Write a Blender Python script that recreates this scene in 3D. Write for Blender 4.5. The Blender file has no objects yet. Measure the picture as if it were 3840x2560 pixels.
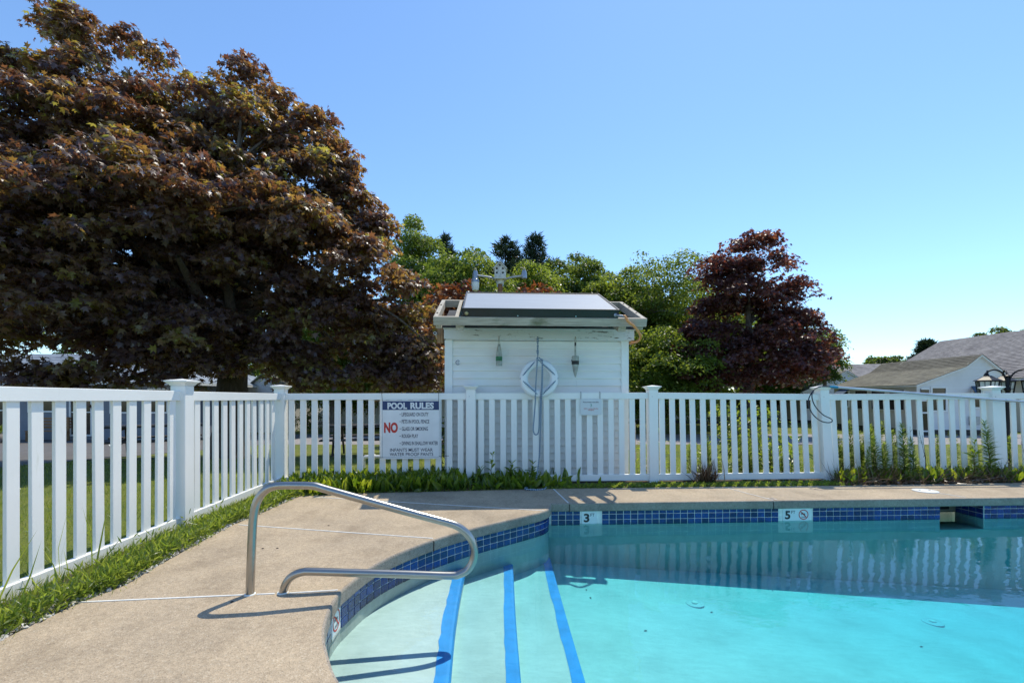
import bpy, bmesh, math, random
import numpy as np
from mathutils import Vector, Matrix, Euler
from mathutils.geometry import tessellate_polygon

R = math.radians
random.seed(7)
rng = np.random.default_rng(7)
S = bpy.context.scene
C = S.collection

# ------------------------------------------------------------------ camera, sky, sun, exposure
CAM_H = 1.14
F = 1707.0                     # focal length in photograph pixels (16 mm on full frame)
HZ = 1490.0                    # horizon row
cam_d = bpy.data.cameras.new('camera'); cam = bpy.data.objects.new('camera', cam_d); C.objects.link(cam)
cam.location = (0, 0, CAM_H); cam.rotation_euler = (R(90), 0, 0)
cam_d.sensor_width = 36; cam_d.lens = 16.0; cam_d.shift_y = (HZ-1280)/3840
cam_d.clip_start = 0.05; cam_d.clip_end = 2000
S.camera = cam
SUN = Vector((0.275, 0.455, 1.0)).normalized()
SUN_EL = math.asin(SUN.z); SUN_AZ = math.atan2(SUN.x, SUN.y)
w = bpy.data.worlds.new('World'); S.world = w; w.use_nodes = True
nt = w.node_tree; bg = nt.nodes['Background']
sky = nt.nodes.new('ShaderNodeTexSky'); sky.sky_type = 'NISHITA'; sky.sun_disc = False
sky.sun_elevation = SUN_EL; sky.sun_rotation = SUN_AZ
sky.air_density = 1.0; sky.dust_density = 0.1; sky.ozone_density = 10.0
nt.links.new(sky.outputs[0], bg.inputs[0]); bg.inputs[1].default_value = 0.145
sd = bpy.data.lights.new('sun', 'SUN'); sd.energy = 2.55; sd.angle = R(0.5); sd.color = (1.0, 0.95, 0.87)
sun = bpy.data.objects.new('sun', sd); C.objects.link(sun)
sun.rotation_euler = SUN.to_track_quat('Z', 'Y').to_euler(); sun.location = (8, 15, 30)
S.view_settings.view_transform = 'Standard'; S.view_settings.look = 'None'
S.view_settings.gamma = 1; S.view_settings.use_curve_mapping = False
S.view_settings.exposure = 0.80
S.view_settings.use_white_balance = True; S.view_settings.white_balance_temperature = 7150; S.view_settings.white_balance_tint = 5
S.cycles.max_bounces = 10; S.cycles.diffuse_bounces = 4; S.cycles.glossy_bounces = 4
S.cycles.transmission_bounces = 6; S.cycles.transparent_max_bounces = 12
S.cycles.caustics_reflective = False; S.cycles.caustics_refractive = False
S.cycles.sample_clamp_indirect = 6
S.cycles.use_denoising = True

def P(px, py, Y):              # survey: a sight line of the photograph met at distance Y
    return Vector(((px-1920)/F*Y, Y, CAM_H-(py-HZ)/F*Y))
def D(px, py, z=0.0):          # the same, met at height z
    Y = (CAM_H-z)*F/(py-HZ)
    return Vector(((px-1920)/F*Y, Y, z))
def gz(y):                     # fall of the land behind the pool
    for (a, za), (b, zb) in (((-500, -.05), (7, -.05)), ((7, -.05), (17, -.62)), ((17, -.62), (27, -.72)), ((27, -.72), (900, -.72))):
        if a <= y <= b: return za+(zb-za)*(y-a)/(b-a)
    return -.72

# ------------------------------------------------------------------ materials
MATS = {}
def new_mat(name):
    m = bpy.data.materials.new(name); m.use_nodes = True
    n = m.node_tree; b = n.nodes['Principled BSDF']; MATS[name] = m
    return m, n, b
def node(n, t, **kw):
    x = n.nodes.new(t)
    for k, v in kw.items():
        if k in x.inputs: x.inputs[k].default_value = v
        else: setattr(x, k, v)
    return x
def coords(n, kind='Object', scale=(1, 1, 1)):
    t = n.nodes.new('ShaderNodeTexCoord'); mp = n.nodes.new('ShaderNodeMapping'); mp.inputs['Scale'].default_value = scale
    n.links.new(t.outputs[kind], mp.inputs[0]); return mp.outputs[0]
def world_coords(n, scale=(1, 1, 1)):
    t = n.nodes.new('ShaderNodeNewGeometry'); mp = n.nodes.new('ShaderNodeMapping'); mp.inputs['Scale'].default_value = scale
    n.links.new(t.outputs['Position'], mp.inputs[0]); return mp.outputs[0]
def ramp(n, src, stops):
    r = n.nodes.new('ShaderNodeValToRGB'); n.links.new(src, r.inputs[0])
    el = r.color_ramp.elements
    while len(el) < len(stops): el.new(0.5)
    for e, (p, c) in zip(el, stops): e.position = p; e.color = (*c, 1) if len(c) == 3 else c
    return r.outputs[0]
def mix(n, a, b, f, mode='MIX'):
    x = n.nodes.new('ShaderNodeMix'); x.data_type = 'RGBA'; x.blend_type = mode
    for sock, v in ((x.inputs[6], a), (x.inputs[7], b), (x.inputs[0], f)):
        if hasattr(v, 'type') and hasattr(v, 'is_linked'): n.links.new(v, sock)
        elif isinstance(v, (int, float)): sock.default_value = v
        else: sock.default_value = (*v, 1)
    return x.outputs[2]
def noise(n, co, scale, detail=3, rough=0.55):
    x = node(n, 'ShaderNodeTexNoise', Scale=scale, Detail=detail, Roughness=rough); n.links.new(co, x.inputs['Vector']); return x.outputs[0]
def bump(n, b, h, strength=0.3, dist=0.01):
    x = n.nodes.new('ShaderNodeBump'); x.inputs['Strength'].default_value = strength; x.inputs['Distance'].default_value = dist
    n.links.new(h, x.inputs['Height']); n.links.new(x.outputs[0], b.inputs['Normal'])
def plain(name, col, rough=0.5, metal=0.0, var=0.12, scale=6.0, bmp=0.0, spec=0.5):
    m, n, b = new_mat(name)
    co = world_coords(n)
    f = noise(n, co, scale, 4)
    lo = tuple(c*(1-var) for c in col); hi = tuple(min(1, c*(1+var)) for c in col)
    n.links.new(ramp(n, f, [(0.3, lo), (0.7, hi)]), b.inputs['Base Color'])
    b.inputs['Roughness'].default_value = rough; b.inputs['Metallic'].default_value = metal
    b.inputs['Specular IOR Level'].default_value = spec
    if bmp: bump(n, b, noise(n, co, scale*6, 3), bmp, 0.004)
    return m

def mat_concrete(name, base, dark, light):
    m, n, b = new_mat(name); co = world_coords(n)
    v = node(n, 'ShaderNodeTexVoronoi', Scale=190.0); n.links.new(co, v.inputs['Vector'])
    vr = n.nodes.new('ShaderNodeSeparateColor'); n.links.new(v.outputs['Color'], vr.inputs[0])
    agg = ramp(n, vr.outputs[0], [(0.0, dark), (0.12, tuple(c*.88 for c in base)), (0.5, base), (0.85, tuple(c*1.06 for c in base)), (1.0, light)])
    big = ramp(n, noise(n, co, 1.3, 5, .62), [(0.3, (.80, .80, .82)), (0.7, (1.1, 1.08, 1.05))])
    fine = ramp(n, noise(n, co, 34, 3), [(0.3, (.84, .84, .84)), (0.7, (1.1, 1.1, 1.1))])
    c = mix(n, mix(n, agg, big, 1.0, 'MULTIPLY'), fine, 1.0, 'MULTIPLY')
    stain = ramp(n, noise(n, world_coords(n, (1, .7, 1)), 3.1, 6, .68), [(.48, (1, 1, 1)), (.62, (.82, .81, .80)), (.78, (.64, .62, .60))])
    pale = ramp(n, noise(n, co, 5.3, 5, .7), [(.66, (0, 0, 0)), (.78, (.55, .55, .55))])
    c = mix(n, mix(n, c, stain, 1.0, 'MULTIPLY'), light, pale)
    n.links.new(c, b.inputs['Base Color']); b.inputs['Roughness'].default_value = .85
    bump(n, b, v.outputs['Distance'], .5, .004)
    return m
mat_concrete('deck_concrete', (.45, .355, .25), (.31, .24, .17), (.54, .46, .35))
mat_concrete('coping_shade_concrete', (.33, .285, .235), (.14, .12, .10), (.42, .37, .32))  # deck slab's concrete, greyed: shade and water bounce put into the colour

def mat_plaster():
    m, n, b = new_mat('pool_plaster'); co = world_coords(n)
    a = ramp(n, noise(n, co, 2.2, 6, .6), [(0.3, (.52, .55, .54)), (0.5, (.61, .64, .63)), (0.7, (.68, .71, .70))])
    st = ramp(n, noise(n, world_coords(n, (1, 3.5, 1)), 9, 4), [(0.35, (.93, .94, .94)), (0.65, (1.03, 1.03, 1.03))])
    n.links.new(mix(n, a, st, 1, 'MULTIPLY'), b.inputs['Base Color']); b.inputs['Roughness'].default_value = .8
    bump(n, b, noise(n, co, 40, 3), .4, .006); return m
mat_plaster()
plain('stripe_paint', (.015, .30, .78), .6, var=.14, scale=9)

def mat_tile():
    m, n, b = new_mat('blue_tile'); co = world_coords(n)
    oi = n.nodes.new('ShaderNodeObjectInfo')
    c1 = ramp(n, oi.outputs['Random'], [(0.0, (.003, .012, .075)), (.5, (.004, .022, .135)), (1.0, (.007, .042, .22))])
    mot = ramp(n, noise(n, co, 70, 4, .7), [(.35, (.45, .45, .5)), (.65, (1.6, 1.7, 1.5))])
    n.links.new(mix(n, c1, mot, 1, 'MULTIPLY'), b.inputs['Base Color']); b.inputs['Roughness'].default_value = .12
    return m
mat_tile()
plain('white_tile', (.74, .76, .76), .15, var=.04)
plain('grout', (.76, .78, .74), .8, var=.15, scale=20)
plain('ink_black', (.02, .02, .022), .5, var=.05)
plain('vinyl', (.87, .86, .83), .38, var=.03, scale=3)
def mat_vinyl():
    n = MATS['vinyl'].node_tree; b = n.nodes['Principled BSDF']; old = b.inputs['Base Color'].links[0].from_socket
    st = noise(n, world_coords(n, (6, 6, 1.4)), 2.6, 6, .72); k = ramp(n, st, [(.60, (0, 0, 0)), (.80, (.55, .55, .55))])
    sp_ = noise(n, world_coords(n), 60, 4, .8); k2 = ramp(n, sp_, [(.72, (0, 0, 0)), (.78, (.5, .5, .5))])
    n.links.new(mix(n, mix(n, old, (.60, .60, .50), k), (.36, .34, .27), k2), b.inputs['Base Color'])
mat_vinyl()
plain('fence_screw', (.55, .56, .58), .35, .6)
def mat_siding():
    m, n, b = new_mat('siding'); co = world_coords(n)
    d = ramp(n, noise(n, world_coords(n, (1, 1, 5)), 3, 4), [(.3, (.79, .78, .755)), (.7, (.86, .85, .83))])
    n.links.new(d, b.inputs['Base Color']); b.inputs['Roughness'].default_value = .5
    bump(n, b, noise(n, world_coords(n, (2, 2, 60)), 6, 3), .15, .003); return m
mat_siding()
plain('white_trim', (.80, .81, .80), .5, var=.05)
def mat_peel():
    m, n, b = new_mat('peeling_paint')
    co = world_coords(n, (1.0, 1, 5.5))
    f = noise(n, co, 7, 6, .72)
    g = noise(n, world_coords(n), 1.1, 2)
    t = node(n, 'ShaderNodeMath', operation='MULTIPLY_ADD'); n.links.new(g, t.inputs[0]); t.inputs[1].default_value = .35; n.links.new(f, t.inputs[2])
    c = ramp(n, t.outputs[0], [(0.0, (.62, .63, .60)), (.765, (.68, .69, .665)), (.785, (.16, .13, .10)), (1.0, (.22, .19, .15))])
    n.links.new(c, b.inputs['Base Color']); b.inputs['Roughness'].default_value = .8; bump(n, b, t.outputs[0], -.35, .01); return m
mat_peel()
def mat_wood(name, a, bcol, axis='x', moss=False):
    m, n, b = new_mat(name)
    sc = {'x': (1.2, 14, 14), 'y': (14, 1.2, 14), 'z': (14, 14, 1.2)}[axis]
    co = world_coords(n, sc)
    f = noise(n, co, 2.6, 6, .68)
    wv = node(n, 'ShaderNodeTexWave', Scale=1.3, Distortion=7.0, Detail=3.0); wv.bands_direction = 'Z' if axis != 'z' else 'X'; n.links.new(world_coords(n, (sc[0]*.5, sc[1]*.5, sc[2]*.9)), wv.inputs['Vector'])
    c = mix(n, ramp(n, f, [(.3, a), (.7, bcol)]), ramp(n, wv.outputs[1], [(.1, (.6, .57, .54)), (.5, (1.05, 1.03, 1.0))]), .7, 'MULTIPLY')
    if moss:
        k = ramp(n, noise(n, world_coords(n, (.9, 1, 2)), 2.4, 5), [(.56, (0, 0, 0)), (.72, (1, 1, 1))])
        c = mix(n, c, (.10, .11, .045), k)
    n.links.new(c, b.inputs['Base Color']); b.inputs['Roughness'].default_value = .82; bump(n, b, f, .3, .004); return m
mat_wood('weathered_wood', (.36, .31, .25), (.58, .53, .45), 'x', True)
mat_wood('weathered_wood_side', (.38, .34, .28), (.60, .56, .49), 'y')
mat_wood('cedar_post', (.30, .17, .085), (.46, .29, .16), 'z')
mat_wood('dark_bench_wood', (.035, .028, .024), (.085, .07, .06), 'x')
mat_wood('tan_bench_wood', (.24, .13, .06), (.38, .22, .11), 'x')
def mat_shingle(name, a, bcol, pale=None, sc=(1, 1, 1)):
    m, n, b = new_mat(name); co = world_coords(n, sc)
    br = n.nodes.new('ShaderNodeTexVoronoi'); br.inputs['Scale'].default_value = 3.2; n.links.new(co, br.inputs['Vector'])
    sp = n.nodes.new('ShaderNodeSeparateColor'); n.links.new(br.outputs['Color'], sp.inputs[0])
    c = mix(n, ramp(n, sp.outputs[0], [(0, a), (1, bcol)]), ramp(n, noise(n, world_coords(n), 1.1, 5), [(.3, (.75, .75, .75)), (.7, (1.2, 1.2, 1.15))]), 1, 'MULTIPLY')
    if pale:
        k = ramp(n, noise(n, world_coords(n), 2.7, 5), [(.66, (0, 0, 0)), (.70, (1, 1, 1))])
        c = mix(n, c, pale, k)
    n.links.new(c, b.inputs['Base Color']); b.inputs['Roughness'].default_value = .9; bump(n, b, noise(n, world_coords(n), 60, 2), .3, .004); return m
mat_shingle('dark_shingle', (.035, .036, .04), (.085, .085, .09))
mat_shingle('mossy_shingle', (.135, .125, .095), (.20, .185, .145), None, (1, 2, 5))
mat_shingle('mossy_shingle_spotted', (.095, .088, .07), (.15, .14, .115), (.36, .36, .31), (1, 2, 5))
mat_shingle('grey_shingle', (.19, .175, .18), (.30, .28, .285), None, (1, 2, 5))
mat_shingle('blue_shingle', (.16, .19, .24), (.26, .30, .37), None, (2, 1, 5))
def mat_panel():
    m, n, b = new_mat('collector_glass')
    b.inputs['Base Color'].default_value = (.40, .40, .42, 1); b.inputs['Roughness'].default_value = .34
    b.inputs['Coat Weight'].default_value = .35; b.inputs['Coat Roughness'].default_value = .22
    b.inputs['Specular IOR Level'].default_value = .4
    f = noise(n, world_coords(n, (.6, 8, 8)), 3, 4)
    n.links.new(ramp(n, f, [(.3, (.36, .345, .31)), (.7, (.44, .42, .38))]), b.inputs['Base Color']); return m
mat_panel()
plain('bronze_metal', (.035, .031, .028), .4, .4)
plain('brass', (.42, .34, .17), .4, .8)
plain('grey_metal', (.33, .36, .40), .4, .7)
plain('galvanized', (.55, .57, .60), .38, .85)
plain('stainless', (.40, .385, .36), .30, 1.0, var=.05, scale=30)
plain('black_metal', (.010, .009, .013), .5, .0, spec=.35)
plain('black_rubber', (.012, .016, .03), .45)
plain('blue_rubber', (.0, .22, .38), .4)
plain('copper_hose', (.75, .30, .10), .35, var=.1)
plain('foam_ring', (.80, .81, .82), .5, var=.03)
plain('pvc_white', (.80, .80, .79), .35, var=.04)
plain('aged_white_paint', (.60, .59, .56), .7, var=.25, scale=18, bmp=.3)
plain('buoy_white', (.36, .37, .33), .75, var=.3, scale=22, bmp=.3)
plain('buoy_green', (.035, .16, .075), .7, var=.35, scale=30)
plain('buoy_dark', (.03, .03, .03), .7)
plain('twine', (.30, .24, .15), .9)
plain('frosted_glass', (.66, .70, .70), .3)
plain('rust', (.22, .10, .05), .8, var=.35, scale=25)
plain('hole_dark', (.006, .005, .005), .9)
plain('sign_white', (.80, .80, .80), .45, var=.05)
plain('sign_navy', (.008, .035, .13), .45, var=.08)
plain('sign_ink', (.010, .018, .055), .5, var=.05)
plain('sign_red', (.55, .035, .025), .5, var=.06)
plain('sign_lettering', (.76, .77, .78), .5, var=.05)
plain('paper', (.66, .68, .70), .35, var=.04)
plain('icon_green', (.02, .28, .19), .5)
plain('paint_white', (.68, .68, .66), .6, var=.15, scale=30)
def mat_worn():
    m, n, b = new_mat('worn_paint')
    f = noise(n, world_coords(n), 45, 4, .7)
    n.links.new(ramp(n, f, [(.42, (.62, .60, .58)), (.52, (.42, .34, .27))]), b.inputs['Base Color']); b.inputs['Roughness'].default_value = .8
mat_worn()
plain('skimmer_plastic', (.20, .165, .12), .5)
plain('asphalt', (.115, .108, .105), .9, var=.22, scale=4, bmp=.4)
plain('road_grey', (.27, .25, .245), .9, var=.15, scale=3, bmp=.4)
plain('road_marking', (.62, .62, .60), .7)
def mat_lawn():
    m, n, b = new_mat('lawn'); co = world_coords(n)
    c = ramp(n, noise(n, co, .9, 6, .65), [(.3, (.09, .125, .016)), (.5, (.15, .18, .024)), (.7, (.21, .195, .04))])
    n.links.new(mix(n, c, ramp(n, noise(n, co, 55, 3), [(.3, (.55, .6, .5)), (.7, (1.25, 1.25, 1.1))]), 1, 'MULTIPLY'), b.inputs['Base Color'])
    b.inputs['Roughness'].default_value = .95; bump(n, b, noise(n, co, 80, 3), .8, .03)
mat_lawn()
plain('soil', (.06, .042, .03), .95, var=.4, scale=14, bmp=.8)
def mat_bark(name, a, b2):
    m, n, b = new_mat(name)
    f = noise(n, world_coords(n, (9, 9, 1.6)), 2.2, 6, .7)
    n.links.new(ramp(n, f, [(.3, a), (.7, b2)]), b.inputs['Base Color']); b.inputs['Roughness'].default_value = .95; bump(n, b, f, .8, .03)
mat_bark('bark', (.045, .036, .03), (.15, .12, .10)); mat_bark('bark_grey', (.10, .085, .07), (.24, .21, .18))

def mat_leaf(name, stops, trans, tw=.4, gloss=.10, rough=.35):
    """leaf: front colour from a per-leaf random value; light passes through it"""
    m = bpy.data.materials.new(name); m.use_nodes = True; MATS[name] = m; n = m.node_tree
    n.nodes.remove(n.nodes['Principled BSDF']); out = n.nodes['Material Output']
    at = n.nodes.new('ShaderNodeAttribute'); at.attribute_name = 'rnd'
    col = ramp(n, at.outputs['Fac'], stops); tcol = ramp(n, at.outputs['Fac'], trans)
    d = n.nodes.new('ShaderNodeBsdfDiffuse'); n.links.new(col, d.inputs[0])
    t = n.nodes.new('ShaderNodeBsdfTranslucent'); n.links.new(tcol, t.inputs[0])
    g = n.nodes.new('ShaderNodeBsdfGlossy'); g.inputs['Roughness'].default_value = rough; g.inputs[0].default_value = (.9, .9, .95, 1)
    m1 = n.nodes.new('ShaderNodeMixShader'); m1.inputs[0].default_value = tw; n.links.new(d.outputs[0], m1.inputs[1]); n.links.new(t.outputs[0], m1.inputs[2])
    fr = n.nodes.new('ShaderNodeFresnel'); fr.inputs[0].default_value = 1.4
    fm = n.nodes.new('ShaderNodeMath'); fm.operation = 'MULTIPLY_ADD'; n.links.new(fr.outputs[0], fm.inputs[0]); fm.inputs[1].default_value = gloss; fm.inputs[2].default_value = gloss*.12
    m2 = n.nodes.new('ShaderNodeMixShader'); n.links.new(fm.outputs[0], m2.inputs[0]); n.links.new(m1.outputs[0], m2.inputs[1]); n.links.new(g.outputs[0], m2.inputs[2])
    n.links.new(m2.outputs[0], out.inputs[0]); return m
mat_leaf('leaf_purple', [(0, (.072, .052, .060)), (.5, (.115, .074, .066)), (.8, (.17, .11, .052)), (1, (.20, .19, .055))],
         [(0, (.22, .075, .05)), (.45, (.42, .18, .06)), (.8, (.64, .40, .07)), (1, (.72, .68, .11))], .48, .24, .38)
mat_leaf('leaf_crimson', [(0, (.050, .024, .028)), (.6, (.090, .040, .038)), (1, (.15, .066, .046))],
         [(0, (.16, .04, .03)), (.6, (.34, .09, .05)), (1, (.52, .19, .08))], .45, .2, .34)
mat_leaf('leaf_rust', [(0, (.06, .02, .015)), (1, (.13, .06, .025))], [(0, (.28, .06, .02)), (1, (.50, .18, .05))], .42)
mat_leaf('leaf_green', [(0, (.035, .068, .012)), (.6, (.065, .115, .018)), (1, (.11, .155, .03))], [(0, (.24, .36, .03)), (1, (.52, .60, .08))], .5)
mat_leaf('leaf_green_dark', [(0, (.026, .052, .013)), (.6, (.048, .088, .018)), (1, (.085, .13, .03))], [(0, (.17, .27, .03)), (1, (.40, .49, .07))], .47)
mat_leaf('leaf_green_light', [(0, (.055, .095, .015)), (.6, (.085, .14, .022)), (1, (.13, .18, .04))], [(0, (.22, .33, .03)), (1, (.45, .52, .08))], .45)
mat_leaf('needle', [(0, (.012, .028, .014)), (1, (.035, .06, .028))], [(0, (.03, .06, .02)), (1, (.08, .12, .04))], .2)
mat_leaf('leaf_broad', [(0, (.030, .075, .012)), (.6, (.055, .12, .016)), (1, (.11, .17, .022))], [(0, (.22, .38, .015)), (1, (.62, .70, .05))], .52, .2, .3)
mat_leaf('leaf_weed', [(0, (.06, .11, .022)), (1, (.13, .19, .045))], [(0, (.28, .42, .04)), (1, (.58, .66, .10))], .5)
mat_leaf('grass_blade', [(0, (.07, .12, .014)), (.8, (.13, .18, .026)), (1, (.26, .23, .08))], [(0, (.28, .42, .025)), (1, (.60, .66, .09))], .5)
mat_leaf('dry_stem', [(0, (.06, .035, .022)), (1, (.26, .17, .10))], [(0, (.05, .03, .02)), (1, (.2, .13, .08))], .15)
mat_leaf('pebble_leaf', [(0, (.20, .18, .16)), (1, (.62, .60, .57))], [(0, (.1, .1, .1)), (1, (.1, .1, .1))], .0)

def mat_water():
    m = bpy.data.materials.new('water'); m.use_nodes = True; MATS['water'] = m; n = m.node_tree
    n.nodes.remove(n.nodes['Principled BSDF']); out = n.nodes['Material Output']
    t = n.nodes.new('ShaderNodeBsdfTransparent'); t.inputs[0].default_value = (.97, .985, .985, 1)
    g = n.nodes.new('ShaderNodeBsdfGlossy'); g.inputs['Roughness'].default_value = .015
    co = world_coords(n, (1, 1.6, 1))
    h = noise(n, co, 3.2, 3, .5)
    bp = n.nodes.new('ShaderNodeBump'); bp.inputs['Strength'].default_value = .22; bp.inputs['Distance'].default_value = .012
    n.links.new(h, bp.inputs['Height']); n.links.new(bp.outputs[0], g.inputs['Normal'])
    fr = n.nodes.new('ShaderNodeFresnel'); fr.inputs[0].default_value = 1.33; n.links.new(bp.outputs[0], fr.inputs['Normal'])
    mx = n.nodes.new('ShaderNodeMixShader'); n.links.new(fr.outputs[0], mx.inputs[0]); n.links.new(t.outputs[0], mx.inputs[1]); n.links.new(g.outputs[0], mx.inputs[2])
    n.links.new(mx.outputs[0], out.inputs[0])
    va = n.nodes.new('ShaderNodeVolumeAbsorption'); va.inputs[0].default_value = (.02, .925, 1.0, 1); va.inputs[1].default_value = 1.05
    vs_ = n.nodes.new('ShaderNodeVolumeScatter'); vs_.inputs[0].default_value = (.30, .97, 1, 1); vs_.inputs[1].default_value = .06
    ad = n.nodes.new('ShaderNodeAddShader'); n.links.new(va.outputs[0], ad.inputs[0]); n.links.new(vs_.outputs[0], ad.inputs[1]); n.links.new(ad.outputs[0], out.inputs['Volume']); return m
mat_water()
def mat_rope():
    m, n, b = new_mat('rope')
    uv = n.nodes.new('ShaderNodeUVMap'); mp = n.nodes.new('ShaderNodeMapping'); n.links.new(uv.outputs[0], mp.inputs[0])
    sx = n.nodes.new('ShaderNodeSeparateXYZ'); n.links.new(mp.outputs[0], sx.inputs[0])
    ad = node(n, 'ShaderNodeMath', operation='ADD'); n.links.new(sx.outputs[0], ad.inputs[0]); n.links.new(sx.outputs[1], ad.inputs[1])
    fr = node(n, 'ShaderNodeMath', operation='FRACT'); n.links.new(ad.outputs[0], fr.inputs[0])
    n.links.new(ramp(n, fr.outputs[0], [(0, (.012, .07, .16)), (.58, (.02, .10, .20)), (.64, (.50, .57, .62)), (1, (.55, .62, .66))]), b.inputs['Base Color'])
    b.inputs['Roughness'].default_value = .8
mat_rope()
def mat_window():
    m, n, b = new_mat('window_glass'); b.inputs['Base Color'].default_value = (.035, .030, .028, 1); b.inputs['Roughness'].default_value = .12
    n.links.new(ramp(n, noise(n, world_coords(n), 1.2, 3), [(.3, (.018, .015, .014)), (.7, (.06, .05, .045))]), b.inputs['Base Color'])
mat_window()
plain('cottage_white', (.72, .725, .73), .6, var=.05, scale=2)
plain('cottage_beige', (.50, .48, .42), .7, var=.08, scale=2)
plain('house_blue_grey', (.20, .225, .27), .7, var=.08, scale=2)
plain('house_grey', (.34, .34, .32), .7, var=.08, scale=2)
plain('awning_blue', (.02, .07, .14), .6)
plain('foundation', (.07, .065, .06), .9, var=.3)
plain('terracotta', (.34, .30, .27), .8)
plain('pinkish_plastic', (.52, .42, .37), .5)

# ------------------------------------------------------------------ mesh helpers
class MB:
    def __init__(s): s.v = []; s.f = []; s.uv = None
    def add(s, vs, fs):
        o = len(s.v); s.v += [tuple(v) for v in vs]; s.f += [tuple(i+o for i in f) for f in fs]; return s
    def box(s, c, d, rot=None):
        vs = [Vector((x*d[0]/2, y*d[1]/2, z*d[2]/2)) for x in (-1, 1) for y in (-1, 1) for z in (-1, 1)]
        if rot is not None: vs = [rot @ v for v in vs]
        c = Vector(c)
        return s.add([v+c for v in vs], [(0, 1, 3, 2), (4, 6, 7, 5), (0, 4, 5, 1), (2, 3, 7, 6), (0, 2, 6, 4), (1, 5, 7, 3)])
    def bar(s, a, b, wd, ht, up=(0, 0, 1)):
        a = Vector(a); b = Vector(b); t = (b-a); L = t.length; t.normalize(); up = Vector(up)
        if abs(t.dot(up)) > .99: up = Vector((0, 1, 0))
        sd_ = t.cross(up).normalized(); u = sd_.cross(t)
        return s.box((a+b)/2, (L, wd, ht), Matrix((t, sd_, u)).transposed())
    def poly(s, pts, depth):          # planar outline pushed along a vector
        k = len(pts); pts = [Vector(p) for p in pts]; dv = Vector(depth)
        return s.add(pts+[p+dv for p in pts], [tuple(range(k))[::-1], tuple(range(k, 2*k))]+[(i, (i+1) % k, k+(i+1) % k, k+i) for i in range(k)])
    def tube(s, pts, r, n=10, caps=True, closed=False):
        pts = [Vector(p) for p in pts]; k = len(pts); rs = r if isinstance(r, (list, tuple)) else [r]*k
        o = len(s.v); nrm = None
        for i, p in enumerate(pts):
            if closed: t = pts[(i+1) % k]-pts[i-1]
            else: t = pts[min(i+1, k-1)]-pts[max(i-1, 0)]
            if t.length < 1e-9: t = Vector((0, 0, 1))
            t.normalize()
            if nrm is None:
                nrm = t.orthogonal().normalized()
            nrm = (nrm-t*nrm.dot(t))
            if nrm.length < 1e-6: nrm = t.orthogonal()
            nrm.normalize(); bn = t.cross(nrm)
            for j in range(n):
                a = 2*math.pi*j/n; s.v.append(tuple(p+(nrm*math.cos(a)+bn*math.sin(a))*rs[i]))
        m = k if closed else k-1
        for i in range(m):
            i2 = (i+1) % k
            for j in range(n): s.f.append((o+i*n+j, o+i*n+(j+1) % n, o+i2*n+(j+1) % n, o+i2*n+j))
        if caps and not closed:
            s.f.append(tuple(o+j for j in range(n))[::-1]); s.f.append(tuple(o+(k-1)*n+j for j in range(n)))
        return s
    def lathe(s, prof, n=24, c=(0, 0, 0), a0=0.0, rot=None):
        c = Vector(c); o = len(s.v); k = len(prof)
        for r, z in prof:
            for j in range(n):
                a = a0+2*math.pi*j/n; v = Vector((r*math.cos(a), r*math.sin(a), z))
                if rot is not None: v = rot @ v
                s.v.append(tuple(v+c))
        for i in range(k-1):
            for j in range(n): s.f.append((o+i*n+j, o+i*n+(j+1) % n, o+(i+1)*n+(j+1) % n, o+(i+1)*n+j))
        s.f.append(tuple(o+j for j in range(n))[::-1]); s.f.append(tuple(o+(k-1)*n+j for j in range(n)))
        return s
    def mesh(s, name, mat, origin=(0, 0, 0), smooth=False):
        me = bpy.data.meshes.new(name); o = Vector(origin)
        me.from_pydata([tuple(Vector(v)-o) for v in s.v], [], s.f); me.materials.append(MATS[mat])
        if smooth:
            for p in me.polygons: p.use_smooth = True
            try: me.set_sharp_from_angle(angle=R(35))
            except Exception: pass
        me.update(); return me
    def build(s, name, mat, parent=None, smooth=False, bevel=0):
        o = Vector(parent_world(parent)) if parent is not None else Vector((0, 0, 0))
        me = s.mesh(name, mat, o, smooth)
        ob = bpy.data.objects.new(name, me); C.objects.link(ob)
        if parent is not None: ob.parent = parent
        if bevel:
            b = ob.modifiers.new('edge', 'BEVEL'); b.width = bevel; b.segments = 2; b.limit_method = 'ANGLE'; b.angle_limit = R(40)
        return ob
def parent_world(p):
    v = Vector(p.location)
    while p.parent is not None: p = p.parent; v = v+Vector(p.location)
    return v
def tag(o, label=None, cat=None, group=None, kind=None):
    if label: o['label'] = label
    if cat: o['category'] = cat
    if group: o['group'] = group
    if kind: o['kind'] = kind
    return o
def thing(name, label, cat, loc=(0, 0, 0), group=None):
    o = bpy.data.objects.new(name, None); C.objects.link(o); o.location = loc; o.empty_display_size = .1
    return tag(o, label, cat, group)
def link(name, me, parent=None, loc=(0, 0, 0), rot=None, scale=None):
    o = bpy.data.objects.new(name, me); C.objects.link(o)
    if parent is not None: o.parent = parent; loc = Vector(loc)-parent_world(parent)
    o.location = loc
    if rot is not None: o.rotation_euler = rot
    if scale is not None: o.scale = scale
    return o
def copy_tree(o, parent=None):
    c = o.copy(); C.objects.link(c)
    if parent is not None: c.parent = parent
    for ch in list(o.children): copy_tree(ch, c)
    return c
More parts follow.
